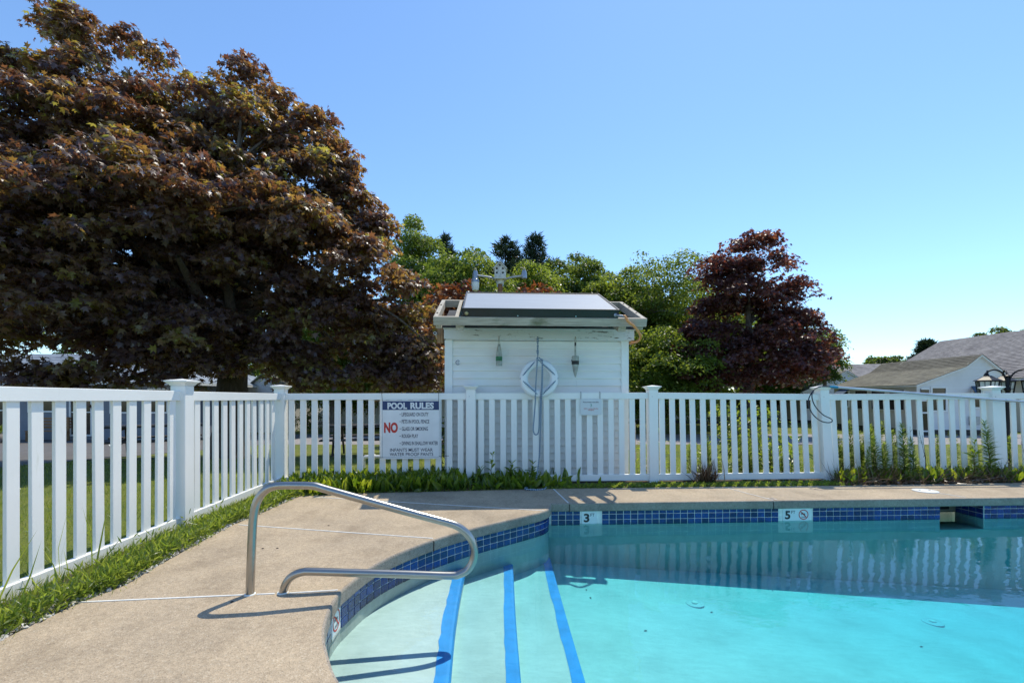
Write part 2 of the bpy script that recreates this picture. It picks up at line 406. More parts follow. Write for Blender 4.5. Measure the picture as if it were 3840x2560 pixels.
def catmull(pts, sub=6, closed=False):
    pts = [Vector(p) for p in pts]; k = len(pts); out = []
    rngk = k if closed else k-1
    for i in range(rngk):
        g = (lambda j: pts[j % k]) if closed else (lambda j: pts[min(max(j, 0), k-1)])
        p0, p1, p2, p3 = g(i-1), g(i), g(i+1), g(i+2)
        for q in range(sub):
            t = q/sub
            out.append(.5*((2*p1)+(p2-p0)*t+(2*p0-5*p1+4*p2-p3)*t*t+(3*p1-p0-3*p2+p3)*t**3))
    if not closed: out.append(pts[-1])
    return out
def text_mesh(txt, size, bold=0.0, sx=1.0, align='LEFT'):
    cu = bpy.data.curves.new('lettering', 'FONT'); cu.body = txt; cu.size = size; cu.offset = bold; cu.align_x = align
    cu.resolution_u = 3
    o = bpy.data.objects.new('lettering', cu); C.objects.link(o)
    dg = bpy.context.evaluated_depsgraph_get()
    me = bpy.data.meshes.new_from_object(o.evaluated_get(dg)); bpy.data.objects.remove(o); bpy.data.curves.remove(cu)
    xs = [v.co.x for v in me.vertices]
    for v in me.vertices: v.co.x *= sx
    return me
def text_fit(txt, mat, width, height, bold=0.0):
    """lettering fitted into width x height, origin at its lower left corner, in the local XY plane"""
    me = text_mesh(txt, 1.0, bold)
    xs = [v.co.x for v in me.vertices]; ys = [v.co.y for v in me.vertices]
    x0, x1, y0, y1 = min(xs), max(xs), min(ys), max(ys)
    for v in me.vertices: v.co.x = (v.co.x-x0)/(x1-x0)*width; v.co.y = (v.co.y-y0)/(y1-y0)*height
    me.materials.clear(); me.materials.append(MATS[mat]); return me

# numpy leaf scatter -------------------------------------------------
T_MAPLE = (np.array([(0, .0, 0), (.62, .12, -.10), (.27, .34, 0), (.60, .74, -.10), (.19, .60, .02), (0, 1.05, -.12), (-.19, .60, .02), (-.60, .74, -.10), (-.27, .34, 0), (-.62, .12, -.10), (0, .36, .05)]),
           np.array([(10, i, (i+1) % 10) for i in range(10)]))
T_LEAF = (np.array([(0, 0, 0), (.3, .45, .10), (0, 1, 0), (-.3, .45, .10)]), np.array([(0, 1, 2), (0, 2, 3)]))
T_LONG = (np.array([(0, 0, 0), (.09, .4, .03), (0, 1, -.05), (-.09, .4, .03)]), np.array([(0, 1, 2), (0, 2, 3)]))
T_NEEDLE = (np.array([(-.04, 0, 0), (.04, 0, 0), (0, 1, 0)]), np.array([(0, 1, 2)]))
_bl = []
for _i, (_y, _w, _z) in enumerate(((0, .03, 0), (.25, .12, .02), (.55, .15, .03), (.82, .085, -.01), (1, .0, -.09))):
    _bl += [(-_w, _y, _z+.045*_w/.15), (0, _y, _z-.02), (_w, _y, _z+.045*_w/.15)]
T_BROAD = (np.array(_bl), np.array([t for r_ in range(4) for c_ in range(2) for t in ((r_*3+c_, r_*3+c_+1, r_*3+c_+4), (r_*3+c_, r_*3+c_+4, r_*3+c_+3))]))
T_THIN = (np.array([(-.011, 0, 0), (.011, 0, 0), (.009, .5, .06), (-.009, .5, .06), (0, 1, 0)]), np.array([(0, 1, 2), (0, 2, 3), (3, 2, 4)]))
T_BLADE = (np.array([(-.026, 0, 0), (.026, 0, 0), (.02, .5, .05), (-.02, .5, .05), (0, 1, .22)]), np.array([(0, 1, 2), (0, 2, 3), (3, 2, 4)]))
def unit(a): return a/np.maximum(np.linalg.norm(a, axis=1, keepdims=True), 1e-9)
def scatter_mesh(name, mat, tmpl, pos, axis, nrm, size, rnd):
    """tmpl in its own XY plane: Y runs along axis, Z along nrm"""
    tv, tf = tmpl; N = len(pos); k = len(tv)
    y = unit(axis); x = unit(np.cross(y, nrm)); z = np.cross(x, y)
    V = pos[:, None, :]+size[:, None, None]*(tv[None, :, 0:1]*x[:, None, :]+tv[None, :, 1:2]*y[:, None, :]+tv[None, :, 2:3]*z[:, None, :])
    Fc = (tf[None, :, :]+(np.arange(N)*k)[:, None, None]).reshape(-1, 3)
    me = bpy.data.meshes.new(name); nv = N*k; nf = len(Fc)
    me.vertices.add(nv); me.vertices.foreach_set('co', V.reshape(-1).astype(np.float32))
    me.loops.add(nf*3); me.loops.foreach_set('vertex_index', Fc.reshape(-1).astype(np.int32))
    me.polygons.add(nf); me.polygons.foreach_set('loop_start', np.arange(0, nf*3, 3, dtype=np.int32))
    me.update(calc_edges=True)
    at = me.attributes.new('rnd', 'FLOAT', 'FACE'); at.data.foreach_set('value', np.repeat(rnd, len(tf)).astype(np.float32))
    me.materials.append(MATS[mat]); return me
def rdir(n):
    return unit(rng.normal(size=(n, 3)))

# ------------------------------------------------------------------ ground
def sheet(name, xs, ys, fn, mat, skip=None):
    vs = [(x, y, fn(x, y)) for y in ys for x in xs]; nx = len(xs); fs = []
    for j in range(len(ys)-1):
        for i in range(nx-1):
            if skip and skip((xs[i]+xs[i+1])/2, (ys[j]+ys[j+1])/2): continue
            fs.append((j*nx+i, j*nx+i+1, (j+1)*nx+i+1, (j+1)*nx+i))
    return MB().add(vs, fs).build(name, mat)
gxs = [-400, -100, -40, -20, -12, -6, -2.2, 2, 6, 12.9, 20, 40, 100, 400]
gys = [-100, -40, -6.8, -2, 2, 5.2, 7, 17, 27, 60, 120, 500]
ground = sheet('ground', gxs, gys, lambda x, y: gz(y), 'lawn', lambda x, y: -2.2 < x < 12.9 and -6.8 < y < 5.2)
tag(ground, 'mown green lawn running round the pool and cottages', kind='structure')
rd = sheet('road', [-9.2, 0, 10, 25, 60], [17, 19.6, 22.5], lambda x, y: gz(y)+.006, 'road_grey')
tag(rd, 'pale grey asphalt lane crossing behind the fence', kind='structure')
pk = sheet('parking_lot', [-60, -30, -9.2], [7.2, 17, 22.5], lambda x, y: gz(y)+.006, 'asphalt')
tag(pk, 'dark asphalt parking area in front of the blue grey house', kind='structure')
for i, (a, b) in enumerate((((-12.9, 10.0), (-18.6, 16.4)), ((-10.9, 12.6), (-15.0, 17.0)), ((-9.4, 15.2), (-12.0, 18.2)))):
    a3 = Vector((a[0], a[1], 0)); b3 = Vector((b[0], b[1], 0)); d3 = (b3-a3).normalized(); s3 = Vector((-d3.y, d3.x, 0))*.06
    ys = sorted((a3.y, b3.y)); cut = [a3] + ([a3+(b3-a3)*((17-a3.y)/(b3.y-a3.y))] if ys[0] < 17 < ys[1] else []) + [b3]
    m = MB()
    for p, q in zip(cut[:-1], cut[1:]):
        m.add([Vector((v.x, v.y, gz(v.y)+.0115)) for v in (p-s3, p+s3, q+s3, q-s3)], [(0, 1, 2, 3)])
    m.build('parking_line', 'road_marking', pk)

# ------------------------------------------------------------------ pool
TH = R(3.08); U = Vector((math.cos(TH), math.sin(TH), 0)); VN = Vector((-math.sin(TH), math.cos(TH), 0))
CORNER = Vector((.424, 4.90, 0))
curve_pts = [(.46, -.2), (.45, .55), (.40, .85), (.22, 1.10), (-.10, 1.32), (-.42, 1.56), (-.683, 1.819), (-.841, 2.07), (-.922, 2.242), (-.98, 2.46), (-1.004, 2.662), (-.99, 2.80),
             (-.945, 3.05), (-.837, 3.321), (-.626, 3.647), (-.35, 3.955), (-.03, 4.24), (.17, 4.415), (.31, 4.55), (.395, 4.70), (.424, 4.90)]
loop = [Vector((.46, -3.2, 0))]+[Vector((p.x, p.y, 0)) for p in catmull([(x, y, 0) for x, y in curve_pts], 5)]
FAR_END = CORNER+U*11.8
ALC_END = len(loop)-1
loop += [CORNER+U*t for t in (2.0, 4.0, 6.0, 8.0, 10.0)]+[FAR_END, Vector((12.3, -3.2, 0))]
# pool is to the right when walking the loop in this order, so the deck side is to the left
def offset(lp, d, closed=True):
    out = []; k = len(lp)
    for i in range(k):
        a = lp[i-1] if (closed or i > 0) else None; b = lp[(i+1) % k] if (closed or i < k-1) else None; p = lp[i]
        ns = []
        for q in ((p-a) if a is not None else None, (b-p) if b is not None else None):
            if q is not None and q.length > 1e-6: q = q.normalized(); ns.append(Vector((-q.y, q.x, 0)))
        n = sum(ns, Vector()).normalized(); c = max(.4, n.dot(ns[0])); out.append(p+n*(d/c))
    return out
def z_of(lp, z): return [Vector((p.x, p.y, z)) for p in lp]
WATER_Z = -.228
deck_in = offset(loop, .014)
outer = [Vector(p) for p in ((-2.44, -7, 0), (-2.43, 1.2, 0), (-2.40, 2.13, 0), (-2.41, 2.31, 0), (-2.40, 2.54, 0), (-2.35, 2.77, 0), (-2.40, 3.08, 0), (-2.44, 3.42, 0), (-2.50, 4.08, 0), (-2.47, 4.47, 0),
         (-2.47, 4.95, 0), (-2.45, 5.25, 0), (-2.30, 5.38, 0), (-1.95, 5.42, 0), (-1.16, 5.50, 0), (-.5, 5.58, 0), (.5, 5.70, 0), (1.96, 5.80, 0), (3.6, 5.87, 0), (5.26, 5.97, 0), (7.06, 6.12, 0), (14.5, 6.5, 0), (14.5, -7, 0))]
tri = tessellate_polygon([outer, deck_in])
allv = outer+deck_in
m = MB(); m.add(allv, [t if (Vector(allv[t[1]])-Vector(allv[t[0]])).cross(Vector(allv[t[2]])-Vector(allv[t[0]])).z > 0 else t[::-1] for t in tri])
ko = len(outer); m.add(z_of(outer, 0)+z_of(outer, -.14), [(i, (i+1) % ko, ko+(i+1) % ko, ko+i)[::-1] for i in range(ko)])
deck = m.build('pool_deck', 'deck_concrete'); tag(deck, 'tan exposed aggregate concrete deck around the pool', kind='structure')
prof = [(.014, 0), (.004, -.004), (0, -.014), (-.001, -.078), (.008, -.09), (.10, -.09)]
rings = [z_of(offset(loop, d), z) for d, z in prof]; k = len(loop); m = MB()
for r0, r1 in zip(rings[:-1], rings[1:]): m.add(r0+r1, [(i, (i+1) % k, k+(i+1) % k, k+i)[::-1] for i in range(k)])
m.build('coping_edge', 'coping_shade_concrete', deck, smooth=True)
# expansion strips
def strip(a, b, wd=.012):
    a = Vector(a); b = Vector(b); return MB().bar(a+Vector((0, 0, .0005)), b+Vector((0, 0, .0005)), wd, .006).build('joint_strip', 'paint_white', deck)
strip(D(302, 2257), D(912, 2230)); strip(D(962, 2228), D(1030, 2225)); strip(D(1085, 2223), D(1266, 2212))
strip(D(895, 1967), D(1623, 2018)); strip(D(1178, 1863), D(2040, 1914)); strip(D(2076, 1833), D(2131, 1885), .016); strip(D(2716, 1826), D(2900, 1875), .010); strip(D(3505, 1846), D(3620, 1864), .010)
for q in (D(2136, 1886.5), D(1627, 2024), D(2901, 1879)):
    MB().box((q.x, q.y-.001, -.05), (.006, .006, .085)).build('crack', 'hole_dark', deck)
# worn stencils on the deck, readable from the water
for txt, c, hgt, wd in (('3', D(2185, 1870), .10, .08), ('FT', D(2146, 1872), .06, .08), ('5', D(2885, 1866), .10, .08)):
    me = text_fit(txt, 'worn_paint', wd, hgt, .02); link('stencil', me, deck, (c.x+wd/2, c.y, .004), (0, 0, math.pi+TH))
# small chips
for (px, py) in ((870, 2256), (1040, 2055), (1232, 1970), (985, 2056), (2540, 1815)):
    q = D(px, py); MB().lathe([(.009, 0), (.008, .002)], 7, (q.x, q.y, .001)).build('deck_chip', 'hole_dark', deck)

# shell: walls
wl = offset(loop, .03)
def wall_strip(a, b, name):
    lp = wl[a:b+1]; kk = len(lp); zs = [-.085, -1.6]
    return MB().add(z_of(lp, zs[0])+z_of(lp, zs[1]), [(i, i+1, kk+i+1, kk+i)[::-1] for i in range(kk-1)])
alc_wall = wall_strip(0, ALC_END, 'w').build('alcove_wall', 'pool_plaster'); tag(alc_wall, 'curved plastered wall of the pool step alcove', kind='structure')
# far wall has the skimmer recess in it
WN = VN*.03
def on_far(s, z=0, out=0): return CORNER+WN+U*s+VN*out+Vector((0, 0, z))
SK0, SK1, SKD = 4.44, 4.97, .32
m = MB()
m.add([on_far(-.03, -.085), on_far(SK0, -.085), on_far(SK0, -1.6), on_far(-.03, -1.6)], [(0, 1, 2, 3)[::-1]])
m.add([on_far(SK1, -.085), on_far(11.83, -.085), on_far(11.83, -1.6), on_far(SK1, -1.6)], [(0, 1, 2, 3)[::-1]])
m.add([on_far(SK0, -.36), on_far(SK1, -.36), on_far(SK1, -1.6), on_far(SK0, -1.6)], [(0, 1, 2, 3)[::-1]])
m.add([on_far(SK0, -.085), on_far(SK0, -.085, SKD), on_far(SK0, -.36, SKD), on_far(SK0, -.36)], [(0, 1, 2, 3)])
m.add([on_far(SK1, -.085), on_far(SK1, -.085, SKD), on_far(SK1, -.36, SKD), on_far(SK1, -.36)], [(0, 1, 2, 3)[::-1]])
m.add([on_far(SK0, -.36), on_far(SK1, -.36), on_far(SK1, -.36, SKD), on_far(SK0, -.36, SKD)], [(0, 1, 2, 3)[::-1]])
far_wall = m.build('pool_wall', 'pool_plaster'); tag(far_wall, 'straight pool wall with a dark blue waterline tile band', kind='structure')
sk_c = on_far((SK0+SK1)/2, -.22, SKD)
sk = MB().bar(on_far(SK0, -.165, SKD-.01), on_far(SK1, -.165, SKD-.01), .012, .15).build('skimmer_mouth', 'skimmer_plastic', far_wall)
MB().bar(on_far(SK0+.02, -.15, SKD-.02), on_far(SK1-.10, -.15, SKD-.02), .01, .11).build('skimmer_throat', 'hole_dark', far_wall)
ow = MB(); lp = [wl[-2], wl[-1], wl[0]]
ow.add(z_of(lp, -.085)+z_of(lp, -2.0), [(i, i+1, 4+i, 3+i)[::-1] for i in range(2)])
o = ow.build('pool_side_wall', 'pool_plaster'); tag(o, 'plastered pool walls at the deep end', kind='structure')
# floor: shallow by the steps, sloping down to the deep end
def fz(x): return -(.66+.078*max(0, x-.5))
xs = [-1.4, .0, .5, 2, 4, 6, 9, 13]; ys = [-4, 6]
fl = sheet('pool_floor', xs, ys, lambda x, y: fz(x), 'pool_plaster'); tag(fl, 'pale plastered pool floor sloping to the deep end', kind='structure')
# steps
edges = [(-.33, [(-.26, 1.2), (-.285, 1.8), (-.325, 2.345), (-.375, 3.0), (-.40, 3.62), (-.41, 4.3)]), (-.435, [(.09, .9), (.07, 1.8), (.047, 2.52), (.020, 3.4), (.002, 4.6)]), (-.545, [(.48, .6), (.46, 1.6), (.436, 2.69), (.415, 3.7), (.40, 4.80)])]
for z, ed in edges:
    ed = [(x, y) for x, y in [tuple(v)[:2] for v in catmull([(x, y, 0) for x, y in ed], 8)]]
    k2 = len(ed); m = MB()
    cols = [(-1.4, z), ('e', -.02, z), ('e', -.006, z-.004), ('e', 0, z-.016), ('e', .004, z-.2)]
    rows = []
    for c_ in cols:
        if c_[0] == 'e': rows.append([Vector((x+c_[1], y, c_[2])) for x, y in ed])
        else: rows.append([Vector((c_[0], y, c_[1])) for x, y in ed])
    for r0, r1 in zip(rows[:-1], rows[1:]): m.add(r0+r1, [(i, k2+i, k2+i+1, i+1) for i in range(k2-1)])
    st = m.build('step', 'pool_plaster', fl, smooth=True)
    m = MB(); wob = [random.uniform(-.006, .006) for _ in ed]
    lf = [Vector((x-.082+wq, y, z+.003)) for (x, y), wq in zip(ed, wob)]; rt = [Vector((x-.018, y, z+.003)) for x, y in ed]; nz = [Vector((x-.003, y, z-.001)) for x, y in ed]
    lo = [Vector((x+.0035, y, z-.016)) for x, y in ed]; lo2 = [Vector((x+.007, y, z-.045+wq)) for (x, y), wq in zip(ed, wob)]
    for r0, r1 in ((lf, rt), (rt, nz), (nz, lo), (lo, lo2)): m.add(r0+r1, [(i, k2+i, k2+i+1, i+1) for i in range(k2-1)])
    m.build('edge_stripe', 'stripe_paint', st)
# floor fittings
for (px, py) in ((2606, 2263), (3498, 2327)):
    Y = 4.17; X = (px-1920)/F*Y; z = fz(X)
    fit = MB().lathe([(.082, 0), (.080, .008), (.05, .012), (.048, .010), (.030, .010), (.028, .016), (.001, .016)], 28, (X, Y, z+.003)).build('floor_inlet', 'white_tile', fl, smooth=True)
    MB().lathe([(.026, 0), (.020, .004)], 20, (X, Y, z+.0195)).build('inlet_eye', 'grout', fit)
# loose leaves and specks on the pool floor and treads
for i in range(16):
    X = random.uniform(.6, 5); Y = random.uniform(2.2, 4.4)
    MB().box((X, Y, fz(X)+.006), (.022, .009, .002), Euler((0, 0, random.uniform(0, 3))).to_matrix()).build('floor_speck', 'buoy_dark', fl)
# tiles
tile_me = MB().box((0, 0, 0), (.0712, .008, .0525)).mesh('tile', 'blue_tile')
ROWS = [-.099, -.158, -.217]
MARK = [(.335, .50, '3'), (2.595, 2.905, '5')]
grout_b = MB()
def tile_at(parent, p, ang, z, col=None):
    return link('tile', tile_me, parent, Vector((p.x, p.y, z)), (0, 0, ang+random.uniform(-.012, .012)))
s = .0; cnt = 0; rest = MB()
while s < 11.7:
    mid = s+.04
    inside = any(a-.02 < mid < b+.02 for a, b, _ in MARK) or SK0-.036 < mid < SK1
    if not inside:
        for z in ROWS:
            p = on_far(mid, 0, -.003)
            if cnt < 285: tile_at(far_wall, p, TH, z); cnt += 1
            else: rest.box((p.x, p.y, z), (.0712, .008, .0525), Matrix.Rotation(TH, 3, 'Z'))
    s += .0795
    if SK0-.076 < s < SK1:
        gap = SK0-s
        if gap > .012:
            for z in ROWS:
                q = on_far(s+gap/2, 0, -.003); link('tile', tile_me, far_wall, Vector((q.x, q.y, z)), (0, 0, TH), (gap/.0785, 1, 1))
        s = SK1+.003
o = rest.build('tile_band', 'blue_tile', far_wall); o['kind'] = 'stuff'
for j in range(4):                                   # tiled cheek of the skimmer recess
    for z in ROWS:
        p = on_far(SK1-.003, 0, .04+j*.0795); link('tile', tile_me, far_wall, Vector((p.x, p.y, z)), (0, 0, TH+math.pi/2))
MB().bar(on_far(-.02, -.165, -.0005), on_far(SK0, -.165, -.0005), .002, .165).build('grout_band', 'grout', far_wall)
MB().bar(on_far(SK1, -.165, -.0005), on_far(11.8, -.165, -.0005), .002, .165).build('grout_band', 'grout', far_wall)
def no_diving(parent, org, ux, uz, nrm, r):
    m = MB(); ring = [org+(ux*math.cos(a)+uz*math.sin(a))*r for a in [2*math.pi*i/32 for i in range(32)]]
    inn = [org+(p-org)*.84 for p in ring]
    m.add(ring+inn, [(i, (i+1) % 32, 32+(i+1) % 32, 32+i) for i in range(32)])
    d1 = (ux-uz).normalized(); d2 = (ux+uz).normalized()
    m.add([org+d1*(.86*r)*a+d2*(.07*r)*b+nrm*.0004 for a, b in ((-1, -1), (1, -1), (1, 1), (-1, 1))], [(0, 1, 2, 3)])
    m.build('prohibition_ring', 'sign_red', parent)
    f = MB()
    def limb(a, b, wd):
        a = org+ux*a[0]*r+uz*a[1]*r; b = org+ux*b[0]*r+uz*b[1]*r; t = (b-a).normalized(); sd_ = t.cross(nrm)*wd*r
        f.add([v-nrm*.0003 for v in (a-sd_, a+sd_, b+sd_, b-sd_)], [(0, 1, 2, 3)])
    limb((-.35, .42), (.18, -.02), .10); limb((.18, -.02), (.46, -.34), .05); limb((-.35, .42), (-.55, .12), .06); limb((-.5, .0), (-.2, .1), .06)
    hd = org+ux*.2*r+uz*.14*r; f.add([hd+(ux*math.cos(a)+uz*math.sin(a))*.12*r for a in [2*math.pi*i/12 for i in range(12)]], [tuple(range(12))])
    for i in range(3): limb((-.5, -.42-.1*i), (.4, -.42-.1*i), .018)
    f.build('diver_mark', 'ink_black', parent)
ZU = Vector((0, 0, 1))
for a, b, t in MARK:
    mk = MB().bar(on_far(a, -.158, -.004), on_far(b, -.158, -.004), .008, .172).build('depth_marker', 'white_tile', far_wall)
    rot = (math.pi/2, 0, TH)
    q = on_far(a+.022, -.213, -.0095); link('depth_number', text_fit(t, 'ink_black', .062, .095, .035), mk, q, rot)
    q = on_far(a+.095, -.150, -.0095); link('unit_lettering', text_fit('FT', 'ink_black', .045, .032, .006), mk, q, rot)
    if t == '5': no_diving(mk, on_far(a+.236, -.163, -.0095), U, ZU, -VN, .056)
# alcove tiles
acc = 0.0; pl = [Vector((p.x, p.y, 0)) for p in wl[1:ALC_END+1]]
seg = [(pl[i+1]-pl[i]).length for i in range(len(pl)-1)]; tot = sum(seg)
def along(pl, seg, d):
    for i, L in enumerate(seg):
        if d <= L or i == len(seg)-1:
            t = (pl[i+1]-pl[i]).normalized(); return pl[i]+t*d, t
        d -= L
g = MB(); kk = len(pl); inset = offset(pl, -.0015, False)
g.add(z_of(inset, -.083)+z_of(inset, -.248), [(i, i+1, kk+i+1, kk+i)[::-1] for i in range(kk-1)]); g.build('grout_band', 'grout', alc_wall)
nsel = int(tot/.0795); mk_d = None
best = min(range(nsel), key=lambda i: (along(pl, seg, .04+i*tot/nsel)[0]-Vector((-1.034, 2.60, 0))).length)
for i in range(nsel):
    p, t = along(pl, seg, .04+i*tot/nsel); ang = math.atan2(t.y, t.x)
    n = Vector((t.y, -t.x, 0))
    if i in (best, best+1):
        if i == best:
            p2, t2 = along(pl, seg, .04+(i+.5)*tot/nsel); n2 = Vector((t2.y, -t2.x, 0))
            mk = MB().bar(p2+n2*.006-t2*.076+ZU*-.158, p2+n2*.006+t2*.076+ZU*-.158, .008, .172).build('depth_marker', 'white_tile', alc_wall)
            no_diving(mk, p2+n2*.0112+ZU*-.155, t2, ZU, n2, .062)
        continue
    for z in ROWS: tile_at(alc_wall, p+n*.003, ang, z)
# water body
wp = offset(loop, .085); i4 = ALC_END+2
wp = wp[:i4+1]+[on_far(SK0-.02, 0, .055), on_far(SK0-.02, 0, SKD+.05), on_far(SK1+.02, 0, SKD+.05), on_far(SK1+.02, 0, .055)]+wp[i4+1:]
k = len(wp); top = z_of(wp, WATER_Z); bot = z_of(wp, -2.2)
tt = tessellate_polygon([top]); tt = [t if (top[t[1]]-top[t[0]]).cross(top[t[2]]-top[t[0]]).z > 0 else t[::-1] for t in tt]
m = MB(); m.add(top+bot, [tuple(t) for t in tt]+[tuple(k+i for i in t[::-1]) for t in tt]+[(i, k+i, k+(i+1) % k, (i+1) % k)[::-1] for i in range(k)])
wa = m.build('water', 'water'); tag(wa, 'clear turquoise pool water', kind='structure')
bm = bmesh.new(); bm.from_mesh(wa.data); bmesh.ops.recalc_face_normals(bm, faces=bm.faces); bm.to_mesh(wa.data); bm.free()
# lid of the skimmer
q = D(3470, 1841)
lid = thing('skimmer_lid', 'round white skimmer lid set flush in the deck', 'lid', (q.x, q.y, 0))
MB().lathe([(.128, .001), (.127, .008), (.118, .011), (.001, .012)], 36, (q.x, q.y, 0)).build('cover', 'pvc_white', lid, smooth=True)
for dx in (-.06, .06): MB().box((q.x+dx, q.y+.01, .0125), (.02, .012, .003)).build('finger_hole', 'hole_dark', lid)

# ------------------------------------------------------------------ handrail
B0 = Vector((-1.522, 2.640, 0)); RD = Vector((.9928, .1194, 0))
def rail_pt(zx, zy):
    px = 700+zx/1.8232; py = 1700+zy/1.8232; t = (px-1920)/F
    s_ = (t*B0.y-B0.x)/(RD.x-t*RD.y); p = B0+RD*s_; return Vector((p.x, p.y, CAM_H-(py-HZ)/F*p.y))
hp = [(432, 975), (436, 840), (443, 660), (451, 490), (458, 420), (474, 345), (505, 285), (550, 243), (600, 223), (660, 217), (760, 217), (850, 219), (890, 225), (960, 246), (1200, 313), (1500, 396), (1700, 450), (1790, 474), (1850, 496), (1910, 540), (1952, 600), (1968, 668), (1957, 735), (1920, 793), (1865, 824), (1800, 833), (1500, 824), (1100, 813), (850, 806), (800, 808), (750, 822), (706, 850), (676, 893), (661, 940), (656, 985)]
path = [rail_pt(*p) for p in hp]; path[0].z = -.01; path[-1].z = -.01
hr = thing('pool_handrail', 'bent stainless steel handrail loop over the pool steps', 'handrail', (B0.x, B0.y, 0))
MB().tube(catmull(path, 5), .0232, 18).build('tube', 'stainless', hr, smooth=True)
for e in (path[0], path[-1]):
    MB().lathe([(.032, -.003), (.030, .004), (.024, .006)], 20, (e.x, e.y, 0)).build('socket', 'grout', hr)

# ------------------------------------------------------------------ fences
def cap_mesh():
    pr = [(.0645, 0), (.068, .004), (.072, .012), (.080, .022), (.088, .028), (.092, .034), (.099, .036), (.099, .046), (.001, .064)]
    return MB().lathe([(r*math.sqrt(2), z) for r, z in pr], 4, (0, 0, 0), math.pi/4).mesh('cap', 'vinyl')
CAP = cap_mesh()
def picket_mesh(h):
    m = MB().box((0, 0, h/2), (.076, .022, h)); return m.mesh('picket', 'vinyl')
POST_TOP = 1.245
post_me = MB().box((0, 0, .58), (.127, .127, 1.33)).mesh('post', 'vinyl')
screw_me = MB().lathe([(.006, 0), (.005, .004), (.001, .005)], 10, (0, 0, 0), 0, Matrix.Rotation(math.pi/2, 3, 'X')).mesh('screw', 'fence_screw')
for me_ in (post_me,):
    pass
def add_bevel(o, wdt=.004):
    b = o.modifiers.new('edge', 'BEVEL'); b.width = wdt; b.segments = 2; b.limit_method = 'ANGLE'; b.angle_limit = R(40); return o
def fence_post(root, p, ang, lean=0.0):
    o = link('post', post_me, root, (p.x, p.y, 0), (0, -lean, ang)); add_bevel(o, .006)
    c = bpy.data.objects.new('cap', CAP); C.objects.link(c); c.parent = o; c.location = (0, 0, POST_TOP)
    c2 = bpy.data.objects.new('screw', screw_me); C.objects.link(c2); c2.parent = o; c2.location = (-.02, -.0635, 1.155)
    return o
def fence_panel(root, a, b, zb0, zb1, zt0, zt1, lean0, lean1, n, first=None, pitch=None):
    """rails and pickets between post centres a and b"""
    d = (b-a); L = d.length; t = d.normalized(); ang = math.atan2(t.y, t.x)
    RH = .086
    for (z0, z1, nm) in ((zt0, zt1, 'top_rail'), (zb0, zb1, 'bottom_rail')):
        hh0 = -lean0*(z0-RH/2); hh1 = -lean1*(z1-RH/2)
        pa = a+t*(.055+hh0); pb = b-t*(.055-hh1)
        o = MB().bar(Vector((pa.x, pa.y, z0-RH/2)), Vector((pb.x, pb.y, z1-RH/2)), .05, RH).build(nm, 'vinyl', root); add_bevel(o, .004)
    for i in range(n):
        s_ = first+pitch*i if first is not None else .0635+(L-.127)*(i+.5)/n
        f = s_/L; le = lean0+(lean1-lean0)*f; zb = zb0+(zb1-zb0)*f-.01; zt = zt0+(zt1-zt0)*f-.08
        p = a+t*s_; h = zt-zb
        key = round(h, 2)
        if key not in PK: PK[key] = picket_mesh(key)
        sh = -le*zb
        add_bevel(link('picket', PK[key], root, (p.x+t.x*sh, p.y+t.y*sh, zb), (random.gauss(0, .003), -le+random.gauss(0, .0025), ang+random.gauss(0, .01))), .003)
PK = {}
fc = [Vector((-3.03, 5.97, 0)), Vector((-.55, 6.10, 0)), Vector((1.93, 6.23, 0)), Vector((4.40, 6.36, 0)), Vector((6.90, 6.49, 0)), Vector((9.4, 6.62, 0)), Vector((11.9, 6.75, 0))]
leans = [0, 0, .012, .062, .052, .03, 0]
tops = [1.192, 1.200, 1.208, 1.188, 1.203, 1.205, 1.2]; bots = [.10, .098, .096, .098, .11, .11, .11]
bf = thing('picket_fence', 'long white vinyl picket fence behind the pool carrying the rules sign', 'fence', fc[0])
for i, p in enumerate(fc): fence_post(bf, p, TH, leans[i])
for i in range(len(fc)-1): fence_panel(bf, fc[i], fc[i+1], bots[i], bots[i+1], tops[i], tops[i+1], leans[i], leans[i+1], 16 if i < 3 else 15)
lx = lambda y: -2.785-.045*y
lfp = [Vector((lx(y), y, 0)) for y in (-.85, 1.62, 4.10)]+[fc[0]]
lf = thing('picket_fence', 'white vinyl picket fence running beside the grass verge under the maple', 'fence', lfp[2])
for p in lfp[:-1]: fence_post(lf, p, R(2.6))
fence_panel(lf, lfp[0], lfp[1], .05, .055, 1.205, 1.205, 0, 0, 16)
d0 = 4.10-1.62; last = 4.0-.037-1.62
n1 = 15; fence_panel(lf, lfp[1], lfp[2], .055, .075, 1.206, 1.198, 0, 0, n1, last-(n1-1)*.147, .147)
fence_panel(lf, lfp[2], lfp[3], .080, .10, 1.196, 1.192, 0, 0, 11, 4.328-.037-4.10, .1468)

# ------------------------------------------------------------------ pump shed
def sy(x, y0): return y0+.0535*x
SHW = 6.32                                  # front wall line at x = 0
SX0, SX1 = -.925, 1.635
def sp(x, off, z): return Vector((x-.0535*off, sy(x, SHW)+off, z))
shed = thing('pump_shed', 'small white clapboard pump shed with peeling fascia behind the fence', 'shed', (0.35, SHW+.5, .0))
m = MB()
bx = lambda x0, x1, o0, o1, z0, z1: MB().add([sp(x, o, z) for x in (x0, x1) for o in (o0, o1) for z in (z0, z1)], [(0, 1, 3, 2), (4, 6, 7, 5), (0, 4, 5, 1), (2, 3, 7, 6), (0, 2, 6, 4), (1, 5, 7, 3)])
bx(SX0+.02, SX1-.02, .03, 2.2, .02, 2.05).build('wall', 'siding', shed)
LAP = .1035; z = .06; top_z = 1.925; i = 0
joints = {3: .15, 8: -.1, 15: .62, 12: .9, 16: -.05, 5: 1.2, 6: .2}
